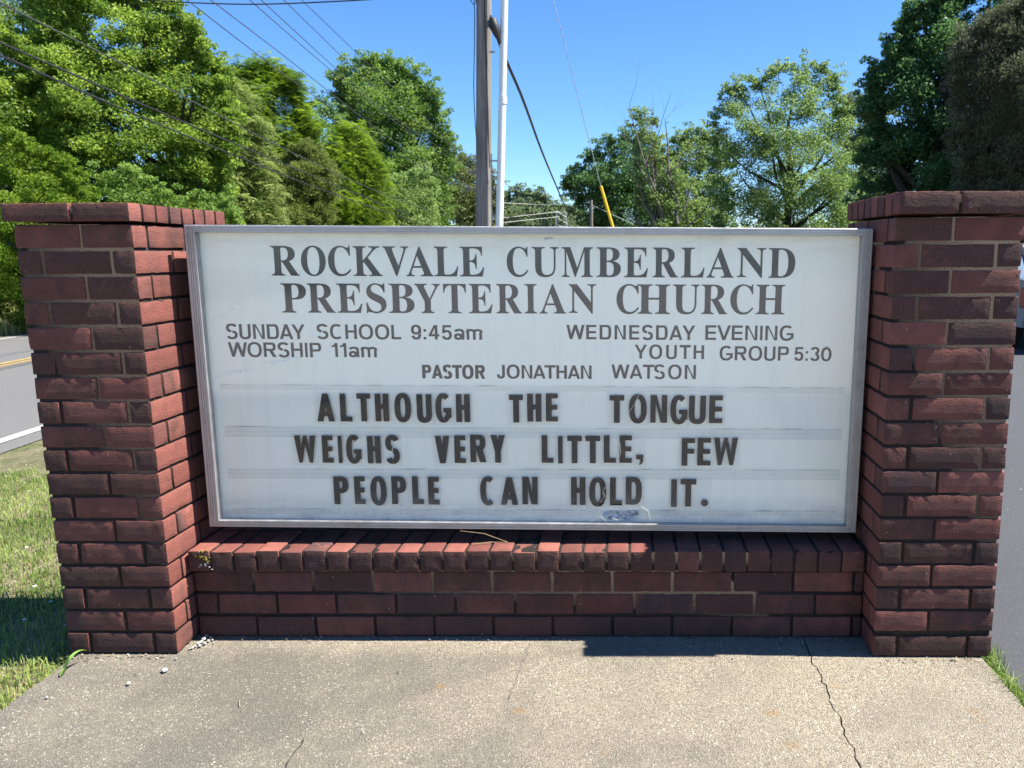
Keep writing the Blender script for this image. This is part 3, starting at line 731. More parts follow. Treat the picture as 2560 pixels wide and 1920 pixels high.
# letter tracks: two thin ribs and a lip each
TR = [((548, 962, 2112, 971), 12), ((560, 1067, 2105, 1074.5), 26), ((567, 1173, 2100, 1176), 25), ((580, 1272, 2094, 1279), 14)]
track_top = []
for (xl, yl, xr, yr), dpx in TR:
    mb = MB(); d0 = DP - .006
    (x0, za), (x1, zb) = sl(xl, yl, d0), sl(xr, yr, d0); hh = dpx / 755.
    zf = lambda x: za + (zb - za) * (x - x0) / (x1 - x0)
    def bar(o0, o1, y0, y1, mi):
        mb.add([(x0, y0, zf(x0) - o0), (x1, y0, zf(x1) - o0), (x1, y0, zf(x1) - o1), (x0, y0, zf(x0) - o1),
                (x0, y1, zf(x0) - o0), (x1, y1, zf(x1) - o0), (x1, y1, zf(x1) - o1), (x0, y1, zf(x0) - o1)],
               [(0, 3, 2, 1), (4, 5, 6, 7), (0, 1, 5, 4), (3, 7, 6, 2), (0, 4, 7, 3), (1, 2, 6, 5)], mi)
    bar(.0, hh, d0 + .003, d0 + .0045, 0)
    bar(-.0006, .0018, d0, d0 + .003, 0); bar(hh - .002, hh, d0, d0 + .003, 0); bar(hh * .42, hh * .42 + .0016, d0 + .001, d0 + .003, 0)
    # grime gathered along the upper ledge, uneven
    x = x0
    while x < x1 - .02:
        l = random.uniform(.02, .16)
        if random.random() < .62 + .3 * (x > .55):
            e = min(x + l, x1); hgt = random.choice((.0006, .0009, .0014))
            mb.add([(x, d0 - .0004, zf(x) + .0007), (e, d0 - .0004, zf(e) + .0007), (e, d0 - .0004, zf(e) + .0007 + hgt * .5), ((x + e) / 2, d0 - .0004, zf((x + e) / 2) + .0007 + hgt), (x, d0 - .0004, zf(x) + .0008)], [(0, 1, 2, 3, 4)], 1)
        x += l + random.uniform(0, .05)
    mb.build('letter_track', [M_TRACK, M_GRIME], sign)

# message letters, each a clear card of its own
Z3 = 2.5721, 480, 920
Z4 = 2.4578, 1300, 920
def S3(l, r): return span(Z3, l, r)
def S4(l, r): return span(Z4, l, r)
ROWS = [('top', [('ALTHOUGH', 984.5, 1054.5, [S3(797, 920), S3(947, 1033), S3(1057, 1152), S3(1173, 1270), S3(1298, 1412), S3(1442, 1545), S3(1562, 1670), S3(1695, 1790)]),
                 ('THE', 985, 1055, [S3(2038, 2130), S4(43, 133), S4(158, 233)]),
                 ('TONGUE', 988, 1057.5, [S4(550, 640), S4(670, 778), S4(802, 903), S4(925, 1028), S4(1040, 1140), S4(1165, 1243)])]),
        ('middle', [('WEIGHS', 1089, 1157.5, [S3(655, 803), S3(832, 912), S3(935, 970), S3(987, 1093), S3(1123, 1218), S3(1240, 1338)]),
                    ('VERY', 1088, 1157, [S3(1560, 1660), S3(1685, 1762), S3(1787, 1892), S3(1918, 2015)]),
                    ('LITTLE,', 1089, 1157.5, [S4(132, 206), S4(233, 263), S4(290, 380), S4(402, 492), S4(515, 590), S4(612, 687), S4(715, 757)]),
                    ('FEW', 1094, 1163, [S4(995, 1073), S4(1092, 1170), S4(1193, 1335)])]),
        ('bottom', [('PEOPLE', 1192, 1261.5, [S3(907, 1012), S3(1040, 1118), S3(1143, 1256), S3(1280, 1382), S3(1413, 1492), S3(1515, 1593)]),
                    ('CAN', 1192, 1261, [S3(1853, 1955), S3(1983, 2098), (480 + 2123 / 2.5721, 1300 + 110 / 2.4578)]),
                    ('HOLD', 1193.5, 1263, [S4(313, 403), S4(425, 530), S4(553, 627), S4(650, 748)]),
                    ('IT.', 1197, 1266, [S4(930, 962), S4(987, 1080), S4(1115, 1155)])])]
ORD = 'first second third fourth fifth sixth seventh eighth'.split()
CDP = DP - .0075                                          # depth of the cards
for rowname, words in ROWS:
    for word, yt, yb, spans in words:
        for i, (ch, (l, r)) in enumerate(zip(word, spans)):
            dy = {'.': 0, ',': 0}.get(ch, random.uniform(-1.5, 1.5))
            x0, zt = sl(l, yt + dy, CDP); x1, zb = sl(r, yb + dy, CDP)
            sz = zt - zb; w = (x1 - x0) / sz; xc = (x0 + x1) / 2
            if ch == '.': sz = x1 - x0; w = 1; 
            if ch == ',': sz = sz * .38; w = (x1 - x0) / sz; zb -= sz * .2
            wb = SIG @ Vector((xc, CDP, zb - .012))
            card = MB(); hw = (x1 - x0) / 2 + .0095
            top = .115 if rowname != 'top' else .113
            card.box(-hw, hw, 0, .0010, 0, top)
            what = {'.': 'full stop', ',': 'comma'}.get(ch, 'letter ' + ch)
            o = card.build('letter_card', M_CARD)
            o.location = wb; o.rotation_euler = (0, SIGN_TILT, 0)
            wd = word.strip(',.')
            lab = (f'black {what} closing {wd} on a clear card, {rowname} row' if ch in ',.' else
                   f'black {what} on a clear card, {ORD[i]} letter of {wd}, {rowname} message row')
            tag(o, lab, 'sign letter', 'changeable letters of the sign message')
            gl = MB(); dz = .012
            put_glyph(gl, gothic(ch, w), xc - (x1 - x0) / 2 - xc, dz, sz, sz, -.0002, .0008)
            gl.build('glyph', M_INK, o)

# ------------------------------------------------------------------ small things on slab and wall
def pebble(loc, r, mat, label, group, cat='stone'):
    mb = MB(); n, m = 9, 6; vs = []; sd_ = random.uniform(0, 99); ax = [random.uniform(.7, 1.25), random.uniform(.65, 1.1), random.uniform(.5, .8)]
    for i in range(m + 1):
        for k in range(n):
            th, ph = math.pi * i / m, 2 * math.pi * k / n
            p = Vector((math.sin(th) * math.cos(ph), math.sin(th) * math.sin(ph), math.cos(th)))
            p *= r * (1 + .38 * noise.noise(p * 1.5 + Vector((sd_, 0, 0))))
            vs.append((p.x * ax[0], p.y * ax[1], p.z * ax[2]))
    mb.add(vs, [(i * n + k, i * n + (k + 1) % n, (i + 1) * n + (k + 1) % n, (i + 1) * n + k) for i in range(m) for k in range(n)])
    o = mb.build('pebble', mat); o.location = (loc[0], loc[1], loc[2] + r * ax[2] * .72); o.rotation_euler = (0, 0, random.uniform(0, 6))
    return tag(o, label, cat, group)
for i, (px, py, r) in enumerate([(518, 1590, 9), (527, 1596, 7), (510, 1600, 10), (521, 1604, 9), (531, 1601, 6), (503, 1607, 9), (495, 1611, 8), (512, 1610, 8), (488, 1617, 6), (481, 1621, 7), (500, 1616, 7), (534, 1607, 5), (474, 1623, 4), (541, 1603, 3), (507, 1596, 6)]):
    p = on_z(px, py); d = (p - CAM).length
    pebble(p, r * .5 * d / FPX * 1.05, M_STONE, 'pale pebble in the little heap in the corner of left pillar and low wall', 'pebbles heaped by the left pillar')
for px, py, r, m, lab in [(412, 1678, 13, M_STONE, 'biggest loose pale stone lying on the slab in front of left pillar'),
                          (322, 1710, 9, M_STONE, 'pale loose stone on slab, just left of the biggest loose stone'),
                          (439, 1648, 6, M_STONE, 'small pale stone at the inner front corner of left pillar'),
                          (117, 1745, 7, M_STONE, 'flat pale stone near the grassy left edge of the slab'),
                          (338, 1687, 4, M_GREYSTONE, 'tiny dark pebble above the pale loose stones by left pillar'),
                          (1081, 1662, 5, M_STONE, 'small pale stone alone on the slab below the middle of the wall'),
                          (908, 1830, 5, M_STONE, 'small white stone nearest the camera, left of slab centre'),
                          (1007, 1724, 4, M_GREYSTONE, 'tiny dark pebble right of the slab hairline crack'),
                          (995, 1681, 5, M_GREYSTONE, 'dark pebble left of the small lone pale stone'),
                          (1275, 1741, 5, M_GREYSTONE, 'dark pebble in the middle of the sunlit slab'),
                          (1504, 1722, 4, M_GREYSTONE, 'dark chip on the slab below the shadow tip')]:
    p = on_z(px, py); d = (p - CAM).length
    pebble(p, r * .5 * d / FPX * 1.1, m, lab, 'loose stones scattered over the slab')
def blade_strip(pts, w):
    mb = MB(); n = len(pts); vs = []
    for k, p in enumerate(pts):
        t = k / (n - 1); d = (Vector(pts[min(k + 1, n - 1)]) - Vector(pts[max(k - 1, 0)])).normalized()
        s = d.cross(Vector((0, -.5, .9))).normalized() * w * math.sin(math.pi * (.12 + .87 * t)) ** .8
        p = Vector(p); vs += [p - s, p + Vector((0, 0, -.0015)), p + s]
    mb.add(vs, [(3 * k + j, 3 * k + j + 1, 3 * k + j + 4, 3 * k + j + 3) for k in range(n - 1) for j in (0, 1)])
    return mb
M_WEED = mat_plain('broad_green_blade', (.14, .23, .04), .5, var=.2)
w0 = on_z(150, 1692); w1 = on_z(236, 1639)
pts = [(w0.x + (w1.x - w0.x) * t, w0.y + (w1.y - w0.y) * t - .03 * t, .004 + .045 * math.sin(math.pi * t * .75)) for t in [k / 9 for k in range(10)]]
tag(blade_strip(pts, .006).build('grass_blade', M_WEED), 'long grass blade leaning over the slab corner at left pillar', 'grass blade')
pts = [(w0.x + .0 + .02 * t, w0.y + .01 + .015 * t, .0 + .062 * t) for t in [k / 7 for k in range(8)]]
tag(blade_strip(pts, .007).build('grass_blade', M_WEED), 'short upright broad grass blade at the slab edge by left pillar', 'grass blade')
tw = MB()
a, b, c = on_y(1180, 1343, .14), on_y(1268, 1329, .16), on_y(1150, 1327, .162)
a.z = b.z = .324; 
tw.tube([a, (a + b) / 2 + Vector((0, 0, .004)), b, (b + c) / 2 + Vector((0, .004, .009)), c + Vector((0, 0, .0))], [.0014, .0013, .0011, .0009, .0006], 5)
tag(tw.build('twig', M_STRAW), 'bent dry twig lying on the low wall beneath the sign', 'twig')
for (px, py, s, lab) in ((1776, 1358, .012, 'short pale straw on the shaded end of the low wall top'), ):
    p = on_y(px, py, .13); p.z = .322
    mb = MB(); mb.tube([p, p + Vector((s, .004, .002)), p + Vector((s * 1.7, .012, .001))], .0009, 5)
    tag(mb.build('straw', M_STRAW), lab, 'straw')
p = on_z(596, 1762)
mb = MB(); mb.tube([p + Vector((-.006, .02, .002)), p + Vector((.003, 0, .002)), p + Vector((.01, -.012, .002))], .0011, 5)
tag(mb.build('straw', M_STRAW), 'bit of dry straw lying on the sunlit slab', 'straw')

# ------------------------------------------------------------------ grass (nobody could count it)
def blades(name, xy, z0, hmin, hmax, w, lean, mat, segs=2, tintbase=.5, label=None):
    n = len(xy); h = RNG.uniform(hmin, hmax, n); an = RNG.uniform(0, 2 * np.pi, n); le = RNG.uniform(.1, lean, n)
    d = np.stack([np.cos(an), np.sin(an), np.zeros(n)], 1); s = np.stack([-np.sin(an), np.cos(an), np.zeros(n)], 1)
    tw_ = RNG.uniform(-.8, .8, n)[:, None]; s = s * np.cos(tw_) + d * np.sin(tw_)
    b = np.stack([xy[:, 0], xy[:, 1], z0], 1); up = np.array([0, 0, 1.])
    ww = (w * RNG.uniform(.6, 1.3, n))[:, None]
    m = b + up * (h * .6 * np.sqrt(np.maximum(0.05, 1 - le * le * .35)))[:, None] + d * (h * .22 * le)[:, None]
    t = b + up * (h * np.sqrt(np.maximum(0.03, 1 - le * le * .9)))[:, None] + d * (h * le * .9)[:, None]
    q = np.stack([b - s * ww, b + s * ww, m + s * ww * .8, m - s * ww * .8], 1)
    q2 = np.stack([m - s * ww * .8, m + s * ww * .8, t + s * ww * .12, t - s * ww * .12], 1)
    v = np.concatenate([q, q2], 0).reshape(-1, 3)
    cl = np.array([noise.noise(Vector((x * 3, y * 3, .5))) for x, y in xy])
    ti = np.clip(tintbase + cl * .5 + RNG.normal(0, .18, n), 0, 1)
    return np_mesh(name, v, 4, mat, None, np.concatenate([ti, ti]))
def ground_z(x, y):
    u = x + SK * y
    return np.interp(u, [-16, -13, -11.3, -10.5, -4.3, -3.6, -2.4, -1.6, -1.2], [.25, .05, -.20, -.212, -.212, -.15, -.07, -.045, -.09])
n = 95000
xy = np.stack([-1.57 - 2.9 * RNG.random(n) ** 1.25, -1.6 + 7.2 * RNG.random(n)], 1)
keep = np.array([noise.noise(Vector((x * 1.6, y * 1.6, 2.2))) + .35 * noise.noise(Vector((x * 7, y * 7, 1))) > -.30 for x, y in xy]) & (xy[:, 0] + SK * xy[:, 1] > -4.25)
eu = xy[:, 0] + SK * xy[:, 1]
keep &= ~((eu < -3.3) & (np.array([noise.noise(Vector((x * 2.2, y * 2.2, 8))) for x, y in xy]) < (-3.3 - eu) * .7 - .35))
keep &= ~((xy[:, 0] > -1.62) & (xy[:, 1] > -.02) & (xy[:, 1] < .55))
xy = xy[keep]
tag(blades('lawn_grass', xy, ground_z(xy[:, 0], xy[:, 1]),   .018, .060, .0022, .98, M_GRASS, tintbase=.6), 'short sunlit lawn grass between road and left pillar', 'grass', kind='stuff')
k_ = RNG.random(len(xy)) < .17
tq = xy[k_] + RNG.normal(0, .02, (int(k_.sum()), 2)); tq = tq[tq[:, 0] < -1.62]
M_THATCH = mat_leaf('dry_thatch', (.20, .145, .07), (.44, .36, .21), .25, .7, .2)
tag(blades('dry_thatch', tq, ground_z(tq[:, 0], tq[:, 1]), .012, .045, .0017, .98, M_THATCH, tintbase=.5), 'dry straw coloured thatch lying between the lawn blades', 'thatch', kind='stuff')
fl = []
for x_, y_ in xy[RNG.permutation(len(xy))[:260]]:
    if x_ > -1.66: continue
    c_ = Vector((x_, y_, float(ground_z(x_, y_)) + random.uniform(.035, .06))); r_ = random.uniform(.004, .009)
    for k in range(4):
        an = random.uniform(0, 6.28); d_ = Vector((math.cos(an), math.sin(an), .5)) * r_; s_ = Vector((-math.sin(an), math.cos(an), 0)) * r_ * .6
        fl += [c_, c_ + d_ * .6 + s_, c_ + d_, c_ + d_ * .6 - s_]
tag(np_mesh('clover_flowers', np.array(fl), 4, mat_plain('clover_white', (.60, .60, .55), .8)), 'tiny white clover heads dotted over the lawn', 'clover', kind='stuff')
n = 4200
y = -2.6 + 2.66 * RNG.random(n); xy = np.stack([1.395 + .02 * (1 - 0) + np.abs(RNG.normal(0, .022, n)) + .012 * np.sin(y * 9), y], 1)
tag(blades('edge_grass', xy, np.full(n, -.05), .03, .085, .0021, .9, M_GRASS, tintbase=.5), 'narrow strip of green grass along right edge of the slab', 'grass', kind='stuff')
n = 30000
u = -10.9 - 4.2 * RNG.random(n) ** 1.4; y = 2 + 34 * RNG.random(n) ** 1.3; x = u - SK * y
M_TALL = mat_leaf('tall_meadow_blade', (.16, .20, .05), (.42, .42, .16), .35)
tag(blades('bank_grass', np.stack([x, y], 1), ground_z(x, y), .15, .5, .007, .7, M_TALL, tintbase=.6), 'tall pale meadow grass on the bank across the road', 'grass', kind='stuff')
fl = []
for _ in range(420):
    u_, y_ = -11.2 - 2.6 * random.random(), 5 + 26 * random.random()
    c_ = Vector((u_ - SK * y_, y_, float(ground_z(u_ - SK * y_, y_)) + random.uniform(.3, .52))); r_ = random.uniform(.014, .035)
    for k in range(5):
        an = random.uniform(0, 6.28); d_ = Vector((math.cos(an), math.sin(an), .2)) * r_; s_ = Vector((-math.sin(an), math.cos(an), 0)) * r_ * .5
        fl += [c_, c_ + d_ * .6 + s_, c_ + d_, c_ + d_ * .6 - s_]
tag(np_mesh('wildflower_heads', np.array(fl), 4, mat_plain('white_petal', (.72, .72, .66), .7)), 'white wildflower heads scattered in the tall bank grass', 'wildflowers', kind='stuff')

# ------------------------------------------------------------------ trees
def in_poly(pts, poly):
    x, y = pts[:, 0], pts[:, 1]; r = np.zeros(len(pts), bool); n = len(poly)
    for i in range(n):
        (x0, y0), (x1, y1) = poly[i], poly[(i + 1) % n]
        c = ((y0 > y) != (y1 > y)) & (x < (x1 - x0) * (y - y0) / (y1 - y0 + 1e-12) + x0); r ^= c
    return r
def edge_dist(pts, poly):
    d = np.full(len(pts), 1e9); n = len(poly)
    for i in range(n):
        a, b = np.array(poly[i]), np.array(poly[(i + 1) % n]); ab = b - a
        t = np.clip(((pts - a) @ ab) / (ab @ ab + 1e-12), 0, 1); d = np.minimum(d, np.linalg.norm(pts - a - t[:, None] * ab, axis=1))
    return d
def unit(v): return v / (np.linalg.norm(v, axis=-1, keepdims=True) + 1e-9)

def leaf_quads(c, size, up=.35, asp=.55, droop=None):
    """one folded rhombus per centre"""
    n = len(c)
    nrm = unit(RNG.normal(0, 1, (n, 3)) + np.array([0, 0, up * 2]))
    d = unit(np.cross(nrm, RNG.normal(0, 1, (n, 3))))
    if droop: d = unit(d + np.array([0, 0, -droop])); 
    s = unit(np.cross(nrm, d))
    L = (size * RNG.uniform(.65, 1.3, n))[:, None]
    a = c - d * L * .5; b = c + d * L * .5
    m = c + d * L * .05 - nrm * L * .08
    return np.stack([a, m + s * L * asp * .5, b, m - s * L * asp * .5], 1)

def fronds(c, clump_c, size, leaflets=9, flen=.32, droop=.5):
    """compound leaves: rows of leaflets both sides of a drooping stalk"""
    n = len(c); out = unit(c - clump_c + RNG.normal(0, .25, c.shape)); out[:, 2] = out[:, 2] * .5 + .12; out = unit(out)
    side = unit(np.cross(out, np.array([0, 0, 1.]) + RNG.normal(0, .2, (n, 3))))
    qs = []
    for k in range(leaflets):
        t = (k + .5) / leaflets
        p = c + out * (flen * t) + np.array([0, 0, -1.]) * (droop * flen * t * t)
        for sg in (-1, 1):
            L = size * (1 - .35 * abs(t - .45)); ax = unit(side * sg + out * .45 + np.array([0, 0, -.35]) + RNG.normal(0, .12, (n, 3)))
            w = unit(np.cross(ax, np.cross(out, side)) ) * L * .30
            qs.append(np.stack([p, p + ax * L * .45 + w * .5, p + ax * L, p + ax * L * .45 - w * .5], 1))
    return np.concatenate(qs, 0), 2 * leaflets

def tree(name, label, cat, group, poly_px, Y, thick, mat, nclump=160, per=260, clump=.35, leaf=.07, kind='leaf', limbs=14, trunk_r=.16, bark=None,
         base=None, up=.35, gaps=0., droop=None, tb=.5, asp=.55, flat=.75, fill=1.75, sprig=.75):
    nclump = int(nclump * fill); limbs = max(6, int(limbs * .7))
    poly = [(p.x, p.z) for p in (on_y(x, y, Y) for x, y in poly_px)]
    pa = np.array(poly); lo, hi = pa.min(0), pa.max(0)
    c = np.zeros((0, 2))
    while len(c) < nclump:
        q = lo + (hi - lo) * RNG.random((nclump * 3, 2)); c = np.concatenate([c, q[in_poly(q, poly)]])
    c = c[:nclump]
    # sprigs that break the outline
    ns = int(nclump * sprig); e = RNG.integers(0, len(poly), ns); tt = RNG.random((ns, 1))
    bpt = pa[e] * (1 - tt) + pa[(e + 1) % len(poly)] * tt
    ed = pa[(e + 1) % len(poly)] - pa[e]; nn = unit(np.stack([ed[:, 1], -ed[:, 0]], 1))
    sg = np.where(in_poly(bpt + nn * .03, poly), -1., 1.)[:, None]
    spt = bpt + nn * sg * (RNG.normal(.02, .42, (ns, 1)) * clump)
    c = np.concatenate([c, spt]); is_s = np.arange(len(c)) >= nclump; nclump = len(c)
    d = edge_dist(c, poly)
    hth = np.minimum(thick, .85 * d + .12)
    u = RNG.uniform(-1, 1, nclump); u = np.sign(u) * np.abs(u) ** .6
    cc = np.stack([c[:, 0], Y + u * hth, c[:, 1]], 1)
    # clumps near the outline are smaller so it stays ragged but true
    cr = np.minimum(clump * RNG.uniform(.65, 1.45, nclump), .5 * d + clump * .42)
    cr = np.where(is_s, clump * RNG.uniform(.16, .42, nclump), cr * .86)
    cnt = np.maximum(5, (per * (cr / clump) ** 1.7).astype(int))
    idx = np.repeat(np.arange(nclump), cnt); n = len(idx)
    dirn = unit(RNG.normal(0, 1, (n, 3))); rad = RNG.random(n) ** .42
    p = cc[idx] + dirn * (rad * cr[idx])[:, None] * np.array([1.1, 1.1, flat])
    ct = RNG.normal(0, .16, nclump)
    zz = p[:, 2]
    if kind == 'leaf':
        v = leaf_quads(p, leaf, up, asp, droop); rep = 1
        ti = np.clip(tb + ct[idx] + RNG.normal(0, .16, n), 0, 1)
    elif kind == 'frond':
        v, rep = fronds(p, cc[idx] - np.array([0, 0, .15]), leaf, 7, leaf * 3.4, droop or .5)
        ti = np.tile(np.clip(tb + ct[idx] + RNG.normal(0, .14, n), 0, 1), rep)
    else:                                                 # scale sprays of a cedar
        out = unit(dirn + np.array([0, 0, .45]) + RNG.normal(0, .3, (n, 3))); s = unit(np.cross(out, RNG.normal(0, 1, (n, 3))))
        L = (leaf * RNG.uniform(.6, 1.4, n))[:, None]
        v = np.stack([p, p + out * L * .55 + s * L * .13, p + out * L, p + out * L * .55 - s * L * .13], 1)
        ti = np.clip(tb + ct[idx] + RNG.normal(0, .2, n), 0, 1)
    bx = base if base is not None else float(np.median(pa[:, 0]))
    gz = float(ground_z(bx, Y)) if bx < -2 else -.09
    root = tag(empty(name, (bx, Y, gz)), label, cat, group)
    org = np.array([bx, Y, gz])
    np_mesh('crown', (v.reshape(-1, 3) - org), 4, mat, root, ti)
    tb_ = MB(); top = hi[1]; H_ = top - gz
    sp = [(0, 0, 0)]; xm = float(np.mean(c[:, 0])) - bx
    for k in range(1, 8):
        t = k / 7; sp.append((xm * t * .8 + .12 * math.sin(k * 1.9 + bx), .1 * math.cos(k * 1.3), H_ * .86 * t))
    tb_.tube(sp, [trunk_r * (1.25 - 1.1 * (k / 7)) for k in range(8)], 8)
    order = RNG.permutation(nclump)[:limbs]
    for j in order:
        tgt = Vector(cc[j] - org); zs = max(.12 * H_, min(tgt.z * RNG.uniform(.35, .75), H_ * .8)); k = min(6.99, zs / (H_ * .86) * 7); i0 = int(k)
        s0 = Vector(sp[i0]).lerp(Vector(sp[min(7, i0 + 1)]), k - i0); r0 = trunk_r * (1.25 - 1.1 * k / 7) * .5
        mid = s0.lerp(tgt, .5) + Vector((RNG.uniform(-.15, .15), RNG.uniform(-.15, .15), -.05 * (tgt - s0).length + .1))
        tb_.tube([s0, s0.lerp(mid, .5) + Vector((0, 0, .03)), mid, mid.lerp(tgt, .55) + Vector((RNG.uniform(-.1, .1), 0, .06)), tgt], [r0, r0 * .8, r0 * .6, r0 * .42, r0 * .2], 6)
    tb_.build('trunk', bark or M_BARK, root, True)
    return root

L_BRIGHT = mat_leaf('glossy_pear_leaf', (.075, .150, .018), (.300, .410, .060), .54, .5, .4)
L_MID = mat_leaf('mid_green_leaf', (.062, .140, .022), (.235, .345, .070), .50, .5, .35)
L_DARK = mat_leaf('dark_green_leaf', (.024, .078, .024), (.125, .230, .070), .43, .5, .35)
L_LIME = mat_leaf('lime_frond', (.095, .175, .012), (.27, .38, .04), .48, .5, .3)
L_SUMAC = mat_leaf('sumac_leaflet', (.10, .18, .035), (.31, .36, .12), .48, .5, .3)
L_PALE = mat_leaf('pale_yellow_green_leaf', (.085, .155, .038), (.29, .39, .12), .46, .5, .3)
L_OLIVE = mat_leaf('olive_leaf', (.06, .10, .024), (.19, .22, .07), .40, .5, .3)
L_CEDAR = mat_leaf('brown_green_cedar', (.085, .13, .026), (.25, .30, .08), .42, .7, .2)
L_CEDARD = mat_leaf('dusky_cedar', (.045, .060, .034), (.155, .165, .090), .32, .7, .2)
L_FAR = mat_leaf('far_green_leaf', (.095, .145, .07), (.22, .28, .13), .42, .5, .3)  # distance haze painted into the leaf colour
GL, GR = 'trees along the far side of the road', 'trees beyond the car park'
tree('broadleaf_tree', 'yellowish green tree top at the upper left corner, behind the glossy tree', 'tree', GL,
     [(-420, 700), (-420, -250), (60, -260), (190, -60), (210, 120), (120, 400), (90, 700)], 20.5, 2.4, L_PALE, 200, 300, .5, .085, tb=.45)
tree('broadleaf_tree', 'tallest glossy bright green tree on the left, rising out of the picture', 'tree', GL,
     [(40, 700), (30, 330), (90, 120), (70, -60), (160, -230), (330, -180), (420, -20), (455, 60), (500, 95), (478, 150), (540, 165), (552, 240), (585, 330), (560, 480), (590, 700)], 16.5, 2.2, L_BRIGHT, 430, 400, .36, .075, limbs=22, fill=2.3)
tree('broadleaf_tree', 'glossy bright green tree at the left picture edge beside the tallest one', 'tree', GL,
     [(-560, 760), (-560, 40), (-300, -60), (-60, 30), (60, 130), (150, 260), (160, 420), (120, 760)], 15.0, 2.0, L_BRIGHT, 300, 380, .36, .072, limbs=16, tb=.45, fill=2.2)
tree('leafy_bush', 'low bright yellow green bush above the left pillar', 'bush', GL,
     [(-420, 800), (-380, 420), (-120, 350), (-20, 322), (50, 345), (90, 395), (160, 395), (180, 450), (230, 500), (240, 800)], 12.6, 1.0, L_LIME, 260, 260, .20, .058, tb=.25, trunk_r=.06, asp=.42, sprig=1.5)
tree('leafy_bush', 'mid green leafy bush right behind the left pillar cap', 'bush', GL,
     [(170, 800), (195, 500), (250, 440), (330, 415), (372, 470), (420, 480), (500, 500), (560, 480), (600, 560), (620, 800)], 14.2, .9, L_MID, 110, 300, .30, .065, trunk_r=.06, tb=.6)
tree('sumac_tree', 'dusty green sumac with reddish shoot tips, between glossy tree and lime tree', 'tree', GL,
     [(470, 760), (480, 520), (478, 260), (520, 190), (570, 200), (622, 265), (655, 330), (650, 420), (690, 500), (720, 760)], 19.5, 1.5, L_SUMAC, 190, 34, .38, .105, 'frond', tb=.5, droop=.7, trunk_r=.09)
tree('locust_tree', 'feathery lime green locust whose top meets the sky left of centre', 'tree', GL,
     [(560, 760), (560, 240), (590, 172), (640, 168), (690, 178), (722, 200), (745, 240), (752, 290), (790, 330), (800, 760)], 25.5, 2.0, L_LIME, 330, 85, .46, .085, 'frond', tb=.30, droop=.6)
tree('broadleaf_tree', 'small dark green tree top poking up between locust and ivy covered tree', 'tree', GL,
     [(735, 700), (745, 320), (762, 272), (790, 250), (815, 252), (838, 280), (850, 330), (900, 700)], 31, 1.4, L_DARK, 110, 240, .48, .10, tb=.75)
tree('cedar_tree', 'olive brown cedar among the lime green locusts', 'tree', GL,
     [(640, 760), (655, 500), (675, 430), (735, 385), (775, 365), (815, 405), (830, 440), (825, 500), (845, 760)], 23.5, 1.1, L_CEDAR, 260, 620, .27, .085, 'cedar', tb=.5)
tree('locust_tree', 'yellow green drooping locust in front of the ivy covered tree', 'tree', GL,
     [(770, 760), (800, 480), (800, 400), (830, 330), (870, 318), (905, 350), (935, 400), (955, 430), (965, 510), (990, 760)], 27.5, 1.4, L_LIME, 220, 60, .44, .085, 'frond', tb=.45, droop=.7)
tree('broadleaf_tree', 'tall mid green ivy covered tree left of the utility pole', 'tree', GL,
     [(850, 760), (872, 350), (848, 300), (868, 262), (835, 210), (848, 180), (905, 175), (935, 152), (985, 160), (1015, 180), (1062, 205), (1088, 255), (1086, 300), (1112, 330), (1118, 370), (1130, 420), (1130, 760)], 41, 3.2, L_MID, 400, 330, .72, .135, limbs=22, tb=.5, trunk_r=.28)
tree('leafy_bush', 'sunny light green growth at the foot of the ivy covered tree', 'bush', GL,
     [(930, 760), (945, 520), (975, 455), (1030, 430), (1070, 440), (1090, 480), (1100, 760)], 34, 1.4, L_PALE, 130, 240, .5, .10, tb=.75, trunk_r=.1)
tree('broadleaf_tree', 'olive green tree directly behind the utility pole', 'tree', GL,
     [(1060, 760), (1075, 420), (1120, 390), (1165, 395), (1205, 420), (1232, 455), (1245, 500), (1260, 760)], 52, 3, L_OLIVE, 230, 260, .8, .15, tb=.6)
tree('broadleaf_tree', 'far rounded tree low in the gap right of the white conduit', 'tree', 'far trees down the road',
     [(1225, 720), (1240, 505), (1262, 495), (1290, 485), (1325, 484), (1352, 496), (1370, 515), (1385, 540), (1390, 720)], 105, 5, L_FAR, 260, 160, 1.2, .34, tb=.45, trunk_r=.4)
tree('broadleaf_tree', 'hazy far tree partly hidden where the thick cable meets the sign', 'tree', 'far trees down the road',
     [(1340, 720), (1360, 530), (1385, 512), (1420, 518), (1445, 535), (1470, 545), (1480, 720)], 85, 4, L_FAR, 190, 150, 1.0, .30, tb=.7, trunk_r=.4)
